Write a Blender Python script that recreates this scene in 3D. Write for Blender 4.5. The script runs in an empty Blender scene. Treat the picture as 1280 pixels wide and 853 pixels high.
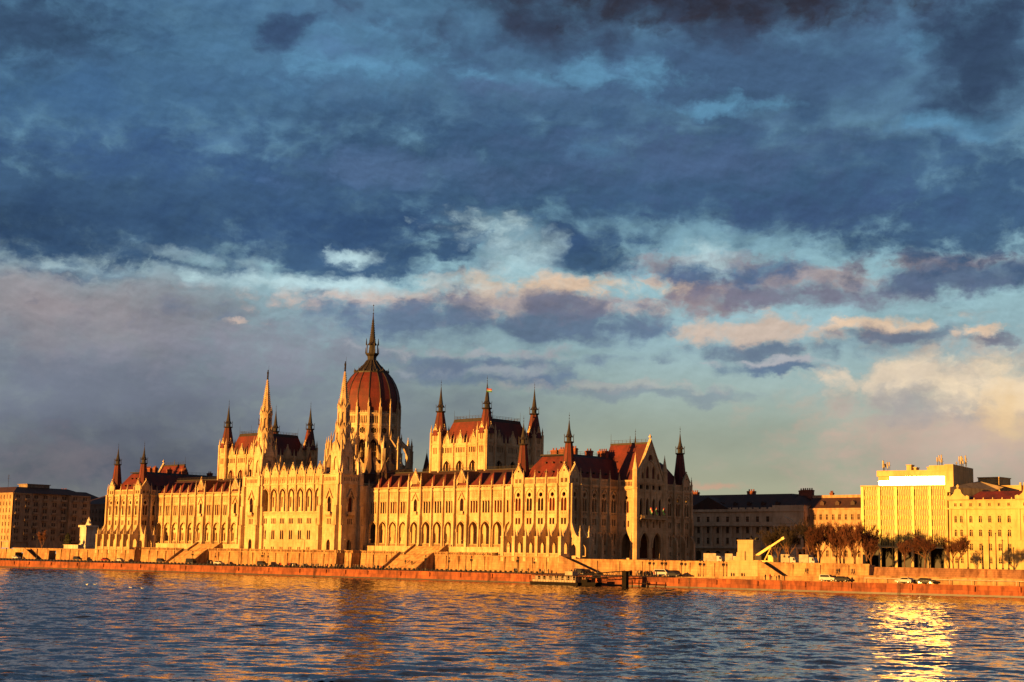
CAM = (1912.817325, 0.750325, 0.141503, 0.018735, 313.421883, -363.980741, -1.914974)
EXPO = 1.2
WAVE = 0.36
MIRR = 0.22
SLOPE = 0.08
import bpy, math, random
from mathutils import Vector, Matrix
from mathutils.geometry import tessellate_polygon
random.seed(7)
PI = math.pi
scene = bpy.context.scene
COL = scene.collection
R = random.uniform

# ---------------------------------------------------------------- materials
def new_mat(name):
    m = bpy.data.materials.new(name); m.use_nodes = True
    nt = m.node_tree; nt.nodes.clear()
    out = nt.nodes.new('ShaderNodeOutputMaterial'); b = nt.nodes.new('ShaderNodeBsdfPrincipled')
    nt.links.new(b.outputs[0], out.inputs[0])
    return m, nt, b
def node(nt, t, **k):
    n = nt.nodes.new(t)
    for a, v in k.items(): setattr(n, a, v)
    return n
def mixc(nt, fac, a, b, mode='MIX'):
    n = nt.nodes.new('ShaderNodeMix'); n.data_type = 'RGBA'; n.blend_type = mode
    for sock, val in ((n.inputs[0], fac), (n.inputs[6], a), (n.inputs[7], b)):
        if isinstance(val, bpy.types.NodeSocket): nt.links.new(val, sock)
        elif isinstance(val, (int, float)): sock.default_value = val
        else: sock.default_value = (*val, 1)
    return n.outputs[2]
def ramp(nt, fac, stops):
    n = nt.nodes.new('ShaderNodeValToRGB'); nt.links.new(fac, n.inputs[0])
    els = n.color_ramp.elements
    while len(els) < len(stops): els.new(.5)
    for e, (p, c) in zip(els, stops):
        e.position = p; e.color = (*c, 1) if isinstance(c, tuple) else (c, c, c, 1)
    return n.outputs[0]
def noise(nt, scale, detail=3, rough=.55, vec=None, stretch=None):
    tc = nt.nodes.new('ShaderNodeNewGeometry').outputs['Position'] if vec is None else vec
    if stretch:
        mp = nt.nodes.new('ShaderNodeMapping'); mp.inputs['Scale'].default_value = stretch
        nt.links.new(tc, mp.inputs[0]); tc = mp.outputs[0]
    n = nt.nodes.new('ShaderNodeTexNoise'); n.inputs['Scale'].default_value = scale
    n.inputs['Detail'].default_value = detail; n.inputs['Roughness'].default_value = rough
    nt.links.new(tc, n.inputs['Vector'])
    return n.outputs[0]
def wallvec(nt):
    g = nt.nodes.new('ShaderNodeNewGeometry'); s = nt.nodes.new('ShaderNodeSeparateXYZ')
    nt.links.new(g.outputs['Position'], s.inputs[0])
    a = nt.nodes.new('ShaderNodeMath'); a.operation = 'ADD'
    nt.links.new(s.outputs[0], a.inputs[0]); nt.links.new(s.outputs[1], a.inputs[1])
    c = nt.nodes.new('ShaderNodeCombineXYZ')
    nt.links.new(a.outputs[0], c.inputs[0]); nt.links.new(s.outputs[2], c.inputs[1])
    return c.outputs[0]
def stone(name, col, dark, course=.45, joint=.75, rough=.85, blotch=.5, bump=.4, vary=.85):
    m, nt, b = new_mat(name)
    n1 = noise(nt, .12, 4); n2 = noise(nt, .8, 5, stretch=(1, 1, .3))
    c = mixc(nt, ramp(nt, n1, [(.32, 0.), (.72, 1.)]), dark, col)
    c = mixc(nt, blotch, c, ramp(nt, n2, [(.34, (.44, .34, .25)), (.56, (1, 1, 1))]), 'MULTIPLY')
    br = nt.nodes.new('ShaderNodeTexBrick'); nt.links.new(wallvec(nt), br.inputs[0])
    br.inputs['Scale'].default_value = 1.0; br.inputs['Row Height'].default_value = course
    br.inputs['Brick Width'].default_value = course * 2.2; br.inputs['Mortar Size'].default_value = .025
    br.inputs['Color1'].default_value = (1, 1, 1, 1); br.inputs['Color2'].default_value = (vary, vary * .98, vary * .95, 1)
    br.inputs['Mortar'].default_value = (joint * .8, joint * .74, joint * .66, 1)
    c = mixc(nt, .8, c, br.outputs[0], 'MULTIPLY')
    nt.links.new(c, b.inputs['Base Color']); b.inputs['Roughness'].default_value = rough
    bp = nt.nodes.new('ShaderNodeBump'); bp.inputs['Strength'].default_value = bump; bp.inputs['Distance'].default_value = .08
    nt.links.new(noise(nt, 3.5, 3), bp.inputs['Height']); nt.links.new(bp.outputs[0], b.inputs['Normal'])
    return m
def plain(name, col, col2=None, rough=.6, metal=0., sc=.8, spec=.5, bump=0.):
    m, nt, b = new_mat(name)
    if col2 is None: col2 = tuple(x * .6 for x in col)
    c = mixc(nt, ramp(nt, noise(nt, sc, 4), [(.35, 0.), (.65, 1.)]), col2, col)
    nt.links.new(c, b.inputs['Base Color'])
    b.inputs['Roughness'].default_value = rough; b.inputs['Metallic'].default_value = metal
    b.inputs['Specular IOR Level'].default_value = spec
    if bump:
        bp = nt.nodes.new('ShaderNodeBump'); bp.inputs['Strength'].default_value = bump; bp.inputs['Distance'].default_value = .05
        nt.links.new(noise(nt, sc * 5, 3), bp.inputs['Height']); nt.links.new(bp.outputs[0], b.inputs['Normal'])
    return m
def tiles(name, col, dark):
    m, nt, b = new_mat(name)
    br = nt.nodes.new('ShaderNodeTexBrick'); nt.links.new(wallvec(nt), br.inputs[0])
    br.inputs['Scale'].default_value = 1.; br.inputs['Row Height'].default_value = .32; br.inputs['Brick Width'].default_value = .5
    br.inputs['Mortar Size'].default_value = .03
    br.inputs['Color1'].default_value = (1, 1, 1, 1); br.inputs['Color2'].default_value = (.66, .62, .6, 1); br.inputs['Mortar'].default_value = (.5, .45, .45, 1)
    c = mixc(nt, ramp(nt, noise(nt, .35, 4, stretch=(1, 1, .4)), [(.35, 0.), (.65, 1.)]), dark, col)
    c = mixc(nt, .8, c, br.outputs[0], 'MULTIPLY')
    nt.links.new(c, b.inputs['Base Color']); b.inputs['Roughness'].default_value = .7
    return m
M = {}
M['stone'] = stone('limestone', (.76, .56, .31), (.50, .33, .16))
M['stone_carved'] = stone('carved_limestone', (.76, .58, .34), (.46, .31, .16), course=.8, joint=.6, blotch=.75)
M['plinth'] = stone('terrace_stone', (.56, .33, .14), (.34, .18, .075), course=.75, joint=.45, blotch=.8, vary=.72)
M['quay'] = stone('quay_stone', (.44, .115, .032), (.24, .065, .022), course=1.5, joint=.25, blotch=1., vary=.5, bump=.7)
M['rubble'] = stone('rubble_stone', (.42, .20, .09), (.20, .09, .05), course=.5, joint=.4, blotch=1., bump=1.)
M['pave'] = plain('paving', (.16, .11, .08), (.10, .07, .05), .9, sc=.3)
M['asphalt'] = plain('asphalt', (.055, .045, .04), (.035, .03, .027), .9, sc=.4)
M['roof'] = tiles('red_roof_tile', (.17, .018, .006), (.085, .011, .004))
M['roofdark'] = tiles('dark_roof_tile', (.085, .028, .012), (.045, .018, .009))
M['copper'] = plain('dark_copper', (.032, .021, .012), (.016, .011, .007), .6, .1)
M['iron'] = plain('dark_iron', (.035, .03, .028), rough=.5, metal=.4)
M['brick'] = stone('chimney_brick', (.34, .10, .05), (.2, .06, .035), course=.2, joint=.5)
M['glass'] = plain('dark_glass', (.032, .012, .008), (.012, .006, .005), .4, sc=.6, spec=.06)
M['glassred'] = plain('red_curtained_glass', (.16, .03, .014), (.07, .014, .008), .4, sc=.5, spec=.06)
M['frame'] = plain('window_frame', (.11, .045, .022), rough=.7, spec=.1)
M['statue'] = plain('dark_bronze', (.035, .028, .018), rough=.4, metal=.5)

# ---------------------------------------------------------------- mesh builder
class MB:
    def __init__(s): s.v = []; s.f = []; s.m = []; s.mat = 0; s.at(0, 0, 0, 0)
    def at(s, x=0, y=0, z=0, r=0, sc=1.):
        s.T = (x, y, z, math.cos(r), math.sin(r), sc); return s
    def add(s, vs, fs):
        x, y, z, c, n, k = s.T; o = len(s.v)
        for a, b, h in vs: s.v.append((x + (a * c - b * n) * k, y + (a * n + b * c) * k, z + h * k))
        for f in fs: s.f.append([i + o for i in f]); s.m.append(s.mat)
    def box(s, x0, x1, y0, y1, z0, z1):
        s.add([(x0, y0, z0), (x1, y0, z0), (x1, y1, z0), (x0, y1, z0), (x0, y0, z1), (x1, y0, z1), (x1, y1, z1), (x0, y1, z1)],
              [(0, 3, 2, 1), (4, 5, 6, 7), (0, 1, 5, 4), (1, 2, 6, 5), (2, 3, 7, 6), (3, 0, 4, 7)])
    def prism(s, outer, holes, d0, d1, plane='xz', back=True):
        loops = [list(outer)] + [list(h) for h in holes]
        P = {'xz': lambda a, b, d: (a, d, b), 'yz': lambda a, b, d: (d, a, b), 'xy': lambda a, b, d: (a, b, d)}[plane]
        tri = tessellate_polygon([[Vector((a, b, 0)) for a, b in l] for l in loops])
        pts = [p for l in loops for p in l]; n = len(pts)
        vs = [P(a, b, d0) for a, b in pts] + [P(a, b, d1) for a, b in pts]
        fs = [tuple(t) for t in tri]
        if back: fs += [tuple(i + n for i in reversed(t)) for t in tri]
        o = 0
        for l in loops:
            k = len(l)
            fs += [(o + i, o + (i + 1) % k, n + o + (i + 1) % k, n + o + i) for i in range(k)]
            o += k
        s.add(vs, fs)
    def lathe(s, prof, n=8, cx=0, cy=0, ph=None, a0=0, a1=None):
        if ph is None: ph = PI / n
        vs = []; fs = []
        for r, z in prof:
            for i in range(n):
                a = ph + 2 * PI * i / n; vs.append((cx + r * math.cos(a), cy + r * math.sin(a), z))
        for j in range(len(prof) - 1):
            for i in range(n):
                k = (i + 1) % n; fs.append((j * n + i, j * n + k, (j + 1) * n + k, (j + 1) * n + i))
        fs.append(tuple(range(n))[::-1]); fs.append(tuple((len(prof) - 1) * n + i for i in range(n)))
        s.add(vs, fs)
    def sq(s, cx, cy, z0, z1, h0, h1=None):      # square shaft or frustum, half widths
        if h1 is None: h1 = h0
        s.lathe([(h0 * 1.4142, z0), (max(h1, .01) * 1.4142, z1)], 4, cx, cy, PI / 4)
    def tube(s, p, q, r0, r1=None, n=5):
        if r1 is None: r1 = r0
        p = Vector(p); q = Vector(q); d = (q - p)
        if d.length < 1e-6: return
        d.normalize(); u = d.orthogonal().normalized(); w = d.cross(u)
        vs = []
        for c, r in ((p, r0), (q, r1)):
            for i in range(n):
                a = 2 * PI * i / n; t = c + (u * math.cos(a) + w * math.sin(a)) * r; vs.append(tuple(t))
        fs = [(i, (i + 1) % n, n + (i + 1) % n, n + i) for i in range(n)]
        fs += [tuple(range(n))[::-1], tuple(range(n, 2 * n))]
        s.add(vs, fs)
    def quad(s, *p): s.add(list(p), [tuple(range(len(p)))])
    def mesh(s, name, mats, org=(0, 0, 0), smooth=False):
        me = bpy.data.meshes.new(name)
        me.from_pydata([(a - org[0], b - org[1], c - org[2]) for a, b, c in s.v], [], s.f)
        for m in mats: me.materials.append(m if not isinstance(m, str) else M[m])
        for p, mi in zip(me.polygons, s.m): p.material_index = min(mi, len(mats) - 1); p.use_smooth = smooth
        me.update(); return me

WP = {}
def link(o, parent=None, w=(0, 0, 0), rz=0):
    COL.objects.link(o)
    if parent is not None:
        pw = WP[parent.name]; o.parent = parent
        o.location = (w[0] - pw[0], w[1] - pw[1], w[2] - pw[2])
    else: o.location = w
    o.rotation_euler = (0, 0, rz); WP[o.name] = tuple(w)
    return o
def tag(o, label, cat, group=None, kind=None):
    o['label'] = label; o['category'] = cat
    if group: o['group'] = group
    if kind: o['kind'] = kind
    return o
def empty(name, w, label, cat, group=None, rz=0):
    o = bpy.data.objects.new(name, None); link(o, None, w, rz); return tag(o, label, cat, group)
def emit(mb, name, mats, parent=None, org=None, smooth=False):
    """link a builder whose vertices are in world coordinates"""
    if isinstance(mats, str): mats = [mats]
    if org is None:
        org = (sum(v[0] for v in mb.v) / len(mb.v), sum(v[1] for v in mb.v) / len(mb.v), min(v[2] for v in mb.v))
    return link(bpy.data.objects.new(name, mb.mesh(name, mats, org, smooth)), parent, org)
def inst(name, me, parent, w, rz=0, sc=None):
    o = bpy.data.objects.new(name, me); link(o, parent, w, rz)
    if sc: o.scale = sc
    return o
def struct(o): o['kind'] = 'structure'; return o
def local(mb, name, mats, parent, smooth=False):
    """a part whose vertices are in its thing's own coordinates"""
    o = bpy.data.objects.new(name, mb.mesh(name, mats if isinstance(mats, list) else [mats], (0, 0, 0), smooth))
    COL.objects.link(o); o.parent = parent; WP[o.name] = WP.get(parent.name, (0, 0, 0)); return o
def copy_tree(o, parent=None):
    c = o.copy(); COL.objects.link(c)
    if parent is not None: c.parent = parent
    for ch in list(KIDS.get(o.name, o.children)): copy_tree(ch, c)
    return c
KIDS = {}

# ---------------------------------------------------------------- profile helpers
def rect(x0, x1, z0, z1): return [(x0, z0), (x1, z0), (x1, z1), (x0, z1)]
def arch(cx, w, z0, zt, k=.8, n=5):
    h = w / 2; rise = w * k; zs = max(zt - rise, z0 + .05); rise = zt - zs
    R_ = []
    for i in range(n + 1):
        t = i / n
        if k > .55: x = h * (2 * math.cos(t * PI / 3) - 1); z = zs + rise * math.sin(t * PI / 3) / .8660254
        else: x = h * math.cos(t * PI / 2); z = zs + rise * math.sin(t * PI / 2)
        R_.append((x, z))
    pts = [(cx - h, z0), (cx + h, z0)] + [(cx + x, z) for x, z in R_] + [(cx - x, z) for x, z in reversed(R_[:-1])]
    return pts
def circ(cx, cz, r, n=12): return [(cx + r * math.cos(2 * PI * i / n), cz + r * math.sin(2 * PI * i / n)) for i in range(n)]
def archring(mb, cx, w, z0, zt, t, d0, d1, k=.8):
    a = arch(cx, w, z0, zt, k); b = arch(cx, w + 2 * t, z0, zt + t * 1.3, k)
    mb.prism(b[1:] + [b[0]] + [a[0]] + a[:0:-1], [], d0, d1)

# shared window meshes (origin at sill centre, local y goes into the wall)
def window_mesh(name, w, h, bars_v, bars_h, gl='glass'):
    mb = MB(); mb.box(-w / 2, w / 2, .60, .64, 0, h); mb.mat = 1
    for b in bars_v: mb.box(b - .05, b + .05, .54, .61, 0, h)
    for b in bars_h: mb.box(-w / 2, w / 2, .54, .61, b - .05, b + .05)
    return mb.mesh(name, [gl, 'frame'])
WM = {}
for suf, gl in (('', 'glass'), ('_r', 'glassred')):
    WM['trac' + suf] = window_mesh('tracery_window', 2.4, 5.0, (), (1.9,), gl)
    WM['twin' + suf] = window_mesh('twin_window', 2.3, 2.0, (), (), gl)
    WM['tri' + suf] = window_mesh('triple_window', 3.6, 4.2, (), (2.4,), gl)
    WM['tris' + suf] = window_mesh('small_triple_window', 2.6, 2.1, (), (), gl)
    WM['lan' + suf] = window_mesh('lancet_window', 1.9, 4.4, (0,), (2.4,), gl)
def win(kind, name, parent, w, rz=0, sc=None, red=.35):
    if random.random() < red: kind += '_r'
    return inst(name, WM[kind], parent, w, rz, sc)
def pinnacle_mesh():
    mb = MB(); mb.sq(0, 0, 0, 2.0, .27); mb.sq(0, 0, 1.9, 2.1, .36); 
    for a in range(4):
        x = .22 * math.cos(a * PI / 2); y = .22 * math.sin(a * PI / 2)
    mb.lathe([(.36, 2.1), (.26, 2.7), (.04, 4.3)], 4, 0, 0, PI / 4)
    for z in (2.6, 3.1, 3.6): mb.lathe([(.36 - (z - 2.6) * .12, z), (.40 - (z - 2.6) * .12, z + .08), (.28 - (z - 2.6) * .12, z + .18)], 4, 0, 0, 0)
    mb.lathe([(.05, 4.25), (.15, 4.4), (.05, 4.6), (.01, 4.9)], 4, 0, 0, 0)
    return mb.mesh('pinnacle', ['stone_carved'])
WM['pin'] = pinnacle_mesh()
def pin(name, parent, w, s=1., h=1.): return inst(name, WM['pin'], parent, w, 0, (s, s, h))
def tw(x, y, z, ox, oy, oz, r):      # local point to world
    c, s = math.cos(r), math.sin(r); return (ox + x * c - y * s, oy + x * s + y * c, oz + z)

# ================================================================ PARLIAMENT
PW = 63.5
parl = empty('parliament_building', (-130, 31.75, -1), 'vast pale Gothic palace with red dome, white towers and many spires on the bank', 'building')

def wall_top_row(mb, w, n, z0=21.8, z1=23.85, slots=9, y=0.):
    holes = [rect(-w / 2 + .55 + i * (w - 1.1) / slots + .1, -w / 2 + .55 + (i + 1) * (w - 1.1) / slots - .1, z0 + .3, z1 - .35) for i in range(slots)]
    mb.prism(rect(-w / 2, w / 2, z0, z1), holes, y, y + .25)
    mb.box(-w / 2, w / 2, y - .12, y + .37, z1, z1 + .16)
def cornice(mb, w, z, out=.4, y=0.):
    mb.box(-w / 2, w / 2, y - out, y + .3, z, z + .28); mb.box(-w / 2, w / 2, y - out * .55, y + .1, z - .32, z)
    n = int(w / .45)
    for i in range(n): x = -w / 2 + (i + .5) * w / n; mb.box(x - .1, x + .1, y - out * .5, y, z - .72, z - .32)
def gable(mb, w, z0, zt, y=0., hole=True, slits=False, th=.45):
    h = w / 2
    out = [(-h, z0), (h, z0), (h, z0 + (zt - z0) * .25), (h * .72, z0 + (zt - z0) * .38), (.08, zt), (-.08, zt), (-h * .72, z0 + (zt - z0) * .38), (-h, z0 + (zt - z0) * .25)]
    holes = []
    if hole:
        r = w * .09; zc = z0 + (zt - z0) * .52
        holes = [circ(0, zc, r, 8)]
    if slits:
        holes = [rect(x - .13, x + .13, z0 + 1.0, z0 + 2.2 + (1.8 - abs(x)) * 1.3) for x in (-1.5, -.9, -.3, .3, .9, 1.5)]
    mb.prism(out, holes, y, y + th)
    for s in (-1, 1):
        mb.prism([(s * h, z0 + (zt - z0) * .25), (s * h * .72, z0 + (zt - z0) * .38), (0, zt), (0, zt + .25), (s * (h * .72 + .2), z0 + (zt - z0) * .38 + .25), (s * (h + .15), z0 + (zt - z0) * .25)], [], y - .18, y + th + .1)
        for t in (.25, .5, .75):
            x = s * h * .72 * (1 - t); z = z0 + (zt - z0) * (.38 + .62 * t) + .25
            mb.sq(x, y + th / 2, z - .05, z + .38, .16, .05)
    mb.sq(0, y + th / 2, zt, zt + .9, .1, .1); mb.sq(0, y + th / 2, zt + .5, zt + .75, .26, .2)
def pav_bay(mb, w, river, gab, ground):
    holes = [circ(0, 18.55, .74, 12)]
    for s in (-1, 1):
        holes.append(arch(s * .64, 1.04, 13.4, 17.6, .8, 4)); holes.append(rect(s * .62 - .43, s * .62 + .43, 9.2, 11.15))
        if ground == 'end':
            holes.append(arch(s * .6, .72, 3.0, 6.8, .9, 3)); holes.append(rect(s * .62 - .36, s * .62 + .36, .1, 1.3))
    mb.prism(rect(-w / 2, w / 2, -6 if river else -2.4, 21.8), holes, 0, .65)
    archring(mb, 0, 2.9, 16.2, 20.35, .2, -.34, 0, .75)
    if ground == 'end': archring(mb, 0, 2.2, 5.2, 7.6, .14, -.14, 0, .8)
    mb.box(-1.5, 1.5, -.3, 0, 13.05, 13.35); mb.box(-w / 2, w / 2, -.1, 0, 12.0, 12.2)
    for x in (-1.1, -.45, .45, 1.1): mb.box(x - .12, x + .12, -.22, 0, 12.45, 13.05)
    mb.box(-1.15, 1.15, -.16, 0, 8.95, 9.15); mb.box(-1.15, 1.15, -.16, 0, 11.25, 11.4)
    mb.box(-w / 2, w / 2, -.12, 0, 7.9, 8.1)
    cornice(mb, w, 21.5)
    if gab:
        hh = [rect(x - .22, x + .22, 22.3, 23.6) for x in (-1.1, -.55, .55, 1.1)]
        mb.prism(rect(-w / 2, w / 2, 21.8, 24.1), hh, -.05, .35)
        gable(mb, w - .9, 24.1, 27.9, -.05)
    else: wall_top_row(mb, w, 0)
def pilaster(mb, x, z0, z1, wd=.8, out=.95):
    mb.box(x - wd / 2, x + wd / 2, -out, 0, z0, z1); mb.box(x - wd / 2 - .06, x + wd / 2 + .06, -out - .08, 0, z1 - .3, z1)
    mb.box(x - wd / 2 - .05, x + wd / 2 + .05, -out - .07, 0, (z0 + z1) / 2, (z0 + z1) / 2 + .22)
def fin(mb, x, zb, top=12.8, z_ground=0., dep=4.6):
    """deep buttress with an arched passage, its pier standing on the terrace wall"""
    mb.box(x - .58, x + .58, -dep, -dep + 1.2, zb, 5.3); mb.box(x - .7, x + .7, -dep - .1, -dep + 1.3, 4.9, 5.25); mb.box(x - .66, x + .66, -dep - .08, -dep + 1.25, -1.1, -.8)
    curve = [(-dep + 1.2, 5.4)]
    for i in range(1, 7):
        t = i / 6; curve.append((-dep + 1.2 + (dep - 1.2) * t, 5.4 + (top - 5.4) * t ** 1.7))
    hole = arch(-dep / 2 + .6, 2.0, z_ground + .05, z_ground + 3.7, .8, 4)
    mb.prism([(-dep + 1.2, z_ground - 1), (0, z_ground - 1)] + curve[::-1], [hole], x - .38, x + .38, 'yz')
    mb.box(x - .48, x + .48, -dep + 1.2, -.02, z_ground + 4.05, z_ground + 4.25)
    # little carved gable and shafts above the pier
    mb.at_save = mb.T

def needle(parent, x, y, z0, r, zc, zt, name='spire', mats=('roof', 'copper')):
    mb = MB(); mb.at(x, y, 0)
    mb.lathe([(r, z0), (r * .95, z0 + .6), (r * .46, zc)], 8); mb.mat = 1
    for i in range(8):
        a = PI / 8 + i * PI / 4
        mb.tube((r * math.cos(a), r * math.sin(a), z0), (r * .46 * math.cos(a), r * .46 * math.sin(a), zc), .09, .06, 4)
    mb.lathe([(r * .46, zc), (r * .66, zc + .35), (r * .62, zc + .6), (r * .3, zc + .6), (r * .3, zc + 1.9), (r * .55, zc + 2.0), (r * .42, zc + 2.4), (r * .3, zc + 3.0), (r * .16, zc + (zt - zc) * .6), (.05, zt)], 8)
    for i in range(8):
        a = PI / 8 + i * PI / 4; q = r * .6
        mb.tube((q * math.cos(a), q * math.sin(a), zc + .5), (q * math.cos(a), q * math.sin(a), zc + 2.5), .07, .05, 4)
        mb.tube((q * math.cos(a), q * math.sin(a), zc + 2.4), (q * 1.1 * math.cos(a), q * 1.1 * math.sin(a), zc + 3.1), .09, .01, 4)
    mb.tube((0, 0, zt - .3), (0, 0, zt + 2.2), .05, .03, 4)
    for q in (.3, 1.2): mb.lathe([(.03, zt + q - .18), (.2, zt + q), (.03, zt + q + .18)], 6)
    return emit(mb, name, list(mats), parent)

def railing(mb, p, q, z, h=1.0, step=1.2):
    p = Vector((*p, z)); q = Vector((*q, z)); n = max(1, int((q - p).length / step))
    for i in range(n + 1):
        a = p.lerp(q, i / n); mb.tube(a, a + Vector((0, 0, h)), .045, n=4)
    for k in (.5, 1.): mb.tube(p + Vector((0, 0, h * k)), q + Vector((0, 0, h * k)), .05, n=4)

def chimney(parent, x, y, z, w, d, h):
    mb = MB(); mb.at(x, y, z); mb.box(-w / 2, w / 2, -d / 2, d / 2, -2.5, h); mb.box(-w / 2 - .15, w / 2 + .15, -d / 2 - .15, d / 2 + .15, h - .5, h - .2)
    n = max(2, int(w / .9))
    for i in range(n): mb.lathe([(.26, h), (.22, h + .7)], 6, -w / 2 + (i + .5) * w / n, 0)
    return emit(mb, 'chimney', ['brick'], parent)

BW = 4.86
def pavilion(side):
    x1 = 0. if side > 0 else -235.7; x0 = x1 - 24.3
    mb = MB(); sub = []           # sub: (kind, world, rot)
    zz = {}
    for i in range(5):
        cx = x0 + (i + .5) * BW; mb.at(cx, 0, 0); pav_bay(mb, BW, True, i in (0, 4), 'river')
        sub += [('trac', (cx, 0, 13.3), 0), ('twin', (cx, 0, 9.2), 0)]
    for i in range(6):
        cx = x0 + i * BW; mb.at(cx, 0, 0)
        pilaster(mb, 0, 5 if True else 0, 21.9); fin(mb, 0, -6.2)
        sub += [('pin', (cx, -.25, 22.0), 1., .95), ('pin', (cx, -4.0, 5.2), .85, .62)]
        for s in (-1, 1): sub.append(('pin', (cx + s * .42, -3.2, 5.2), .5, .5))
    # passage floor
    mb.at(0, 0, 0); mb.box(x0 - .6, x1 + .6, -4.4, 0, -1.3, -.9)
    # terrace parapet between the piers
    for i in range(5):
        a = x0 + i * BW + .6; b = x0 + (i + 1) * BW - .6
        mb.box(a, b, -4.35, -4.1, -.12, .1); mb.box(a, b, -4.35, -4.1, -1.0, -.85)
        n = 9
        for k in range(n): q = a + (k + .5) * (b - a) / n; mb.box(q - .13, q + .13, -4.3, -4.15, -.85, -.12)
    # +X face
    r = PI / 2
    nb = 5 if side > 0 else 2
    for i in range(nb if side < 0 else 10):
        j = i if i < 5 else i
        if i < 5: cy = (i + .5) * 4.83
        else: cy = PW - (10 - i - .5) * 4.83
        mb.at(x1, cy, 0, r); pav_bay(mb, 4.83, False, i in (0, 9), 'end' if (i > 1 and side > 0) else 'none')
        sub += [('trac', (x1, cy, 13.3), r), ('twin', (x1, cy, 9.2), r)]
        if i > 1 and side > 0: sub += [('lanp', (x1, cy, 2.9), r), ('twin', (x1, cy, -.2), r)]
    edges = [i * 4.83 for i in range(1, 6)] + [PW - i * 4.83 for i in range(0, 6)] if side > 0 else [4.83]
    for k, ey in enumerate(edges):
        mb.at(x1, ey, 0, r)
        if side > 0 and k in (0,) or side < 0:
            pilaster(mb, 0, 5, 21.9); fin(mb, 0, -2.4, 12.8, -.6)
            c = tw(0, -4.0, 5.2, x1, ey, 0, r); sub.append(('pin', c, .85, .75))
        else:
            pilaster(mb, 0, 12.5, 21.9, .8, .6); pilaster(mb, 0, 7, 12.6, .8, .95); pilaster(mb, 0, -2.4, 4.2, .9, 1.6)
            mb.prism([(-1.6, 4.2), (0, 4.2), (0, 6.6), (-.95, 6.0)], [], -.4, .4, 'yz')
            c = tw(0, -1.25, 3.9, x1, ey, 0, r); sub.append(('pin', c, .6, .5))
        c = tw(0, -.3, 22.0, x1, ey, 0, r); sub.append(('pin', c, 1., 1.05))
    # corner fin on the +X face at the river corner
    mb.at(x1, 0, 0, r); pilaster(mb, .4, 5, 21.9); fin(mb, .45, -2.4, 12.8, -.6)
    sub.append(('pin', tw(.45, -4.0, 5.2, x1, 0, 0, r), .85, .75))
    # plain far sides and inner side
    mb.at(0, 0, 0)
    if side > 0:
        mb.box(x0, x0 + .5, .5, PW - .5, -2, 23.5); mb.box(x0, x1, PW - .5, PW - .002, -2, 23.5)
    else:
        mb.box(x0, x0 + .5, .5, PW - .5, -2, 23.5); mb.box(x0, x1, PW - .5, PW, -2, 23.5); mb.box(x1 - .5, x1 - .002, 9.7, PW - .5, -2, 21.6)
        # fin on the outer side seen against the sky
        mb.at(x0, 0, 0, -PI / 2); pilaster(mb, -.4, 5, 21.9); fin(mb, -.45, -6.2, 12.8)
        sub.append(('pin', tw(-.45, -4., 5.2, x0, 0, 0, -PI / 2), .85, .75))
    body = emit(mb, 'corner_pavilion', ['stone'], parl, (x0 + 12, 30, -1))
    for s in sub:
        k = s[0]
        if k == 'pin': pin('pinnacle', body, s[1], s[2], s[3])
        elif k == 'trac': win('trac', 'tracery_window', body, s[1], s[2])
        elif k == 'lanp': win('lan', 'ground_window', body, s[1], s[2], red=.0)
        elif k == 'twin': win('twin', 'twin_window', body, s[1], s[2])
    # mansard roof
    mb = MB(); a, b, c = x0 + .9, x1 - .9, .9; d = PW - .9; ins = 6.6; zt = 31.9; zb = 22.3
    def ringpts(i, z): return [(a + i, c + i, z), (b - i, c + i, z), (b - i, d - i, z), (a + i, d - i, z)]
    P = ringpts(0, zb) + ringpts(ins * .86, zt - .9) + ringpts(ins, zt)
    mb.add(P, [(0, 1, 5, 4), (1, 2, 6, 5), (2, 3, 7, 6), (3, 0, 4, 7)]); mb.mat = 1
    mb.add(P, [(4, 5, 9, 8), (5, 6, 10, 9), (6, 7, 11, 10), (7, 4, 8, 11), (8, 9, 10, 11)])
    mb.box(a + ins * .8, b - ins * .8, c + ins * .8, c + ins * .8 + .5, zt - .5, zt - .1)
    railing(mb, (a + ins + .3, c + ins + .3), (b - ins - .3, c + ins + .3), zt, 1.0, 1.5); railing(mb, (b - ins - .3, c + ins + .3), (b - ins - .3, d - ins - .3), zt, 1.0, 2.)
    roof = emit(mb, 'mansard_roof', ['roof', 'copper'], parl)
    dm = MB(); dm.prism([(-.22, 0), (.22, 0), (.22, .35), (0, .6), (-.22, .35)], [], 0, 1.0); dmm = dm.mesh('dormer_vent', ['roofdark'])
    for k in range(4):
        for row in (0, 1):
            inst('dormer_vent', dmm, roof, (a + ins + 1.2 + k * 3.1 + row * 1.3, c + (1.8 if row == 0 else 4.0) - .55, zb + (3.3 if row == 0 else 6.4)))
    for k in range(7): inst('dormer_vent', dmm, roof, (b - 1.3, c + ins + 1.5 + k * 3.0 + (16 if k > 4 else 0), zb + 3.3), PI / 2)
    for k, (cx, cy, w_, h_) in enumerate([(-17, 12, 2.6, 2.0), (-13, 12, 3.6, 2.2), (-9, 12.5, 1.8, 2.4), (-16, 17, 3.0, 2.5), (-8.7, 19.5, 2.4, 2.0), (-9, 27, 3.6, 2.4), (-16, 46, 2.6, 2.0)]):
        chimney(roof, x1 + cx, cy, 31.6, w_, 1.3, h_)
    for (sx, sy) in ((x1 - 2.75, 2.48), (x0 + 2.0, 2.48), (x1 - 2.75, PW - 2.48), (x0 + 2.0, PW - 2.48)):
        needle(body, sx, sy, 22.6, 2.6, 34.6, 42.3, 'corner_spire', ('roof', 'copper'))
    # projecting gabled centrepiece of the end
    ya, yb = 24.1, 39.4; L = 7.3
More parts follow.
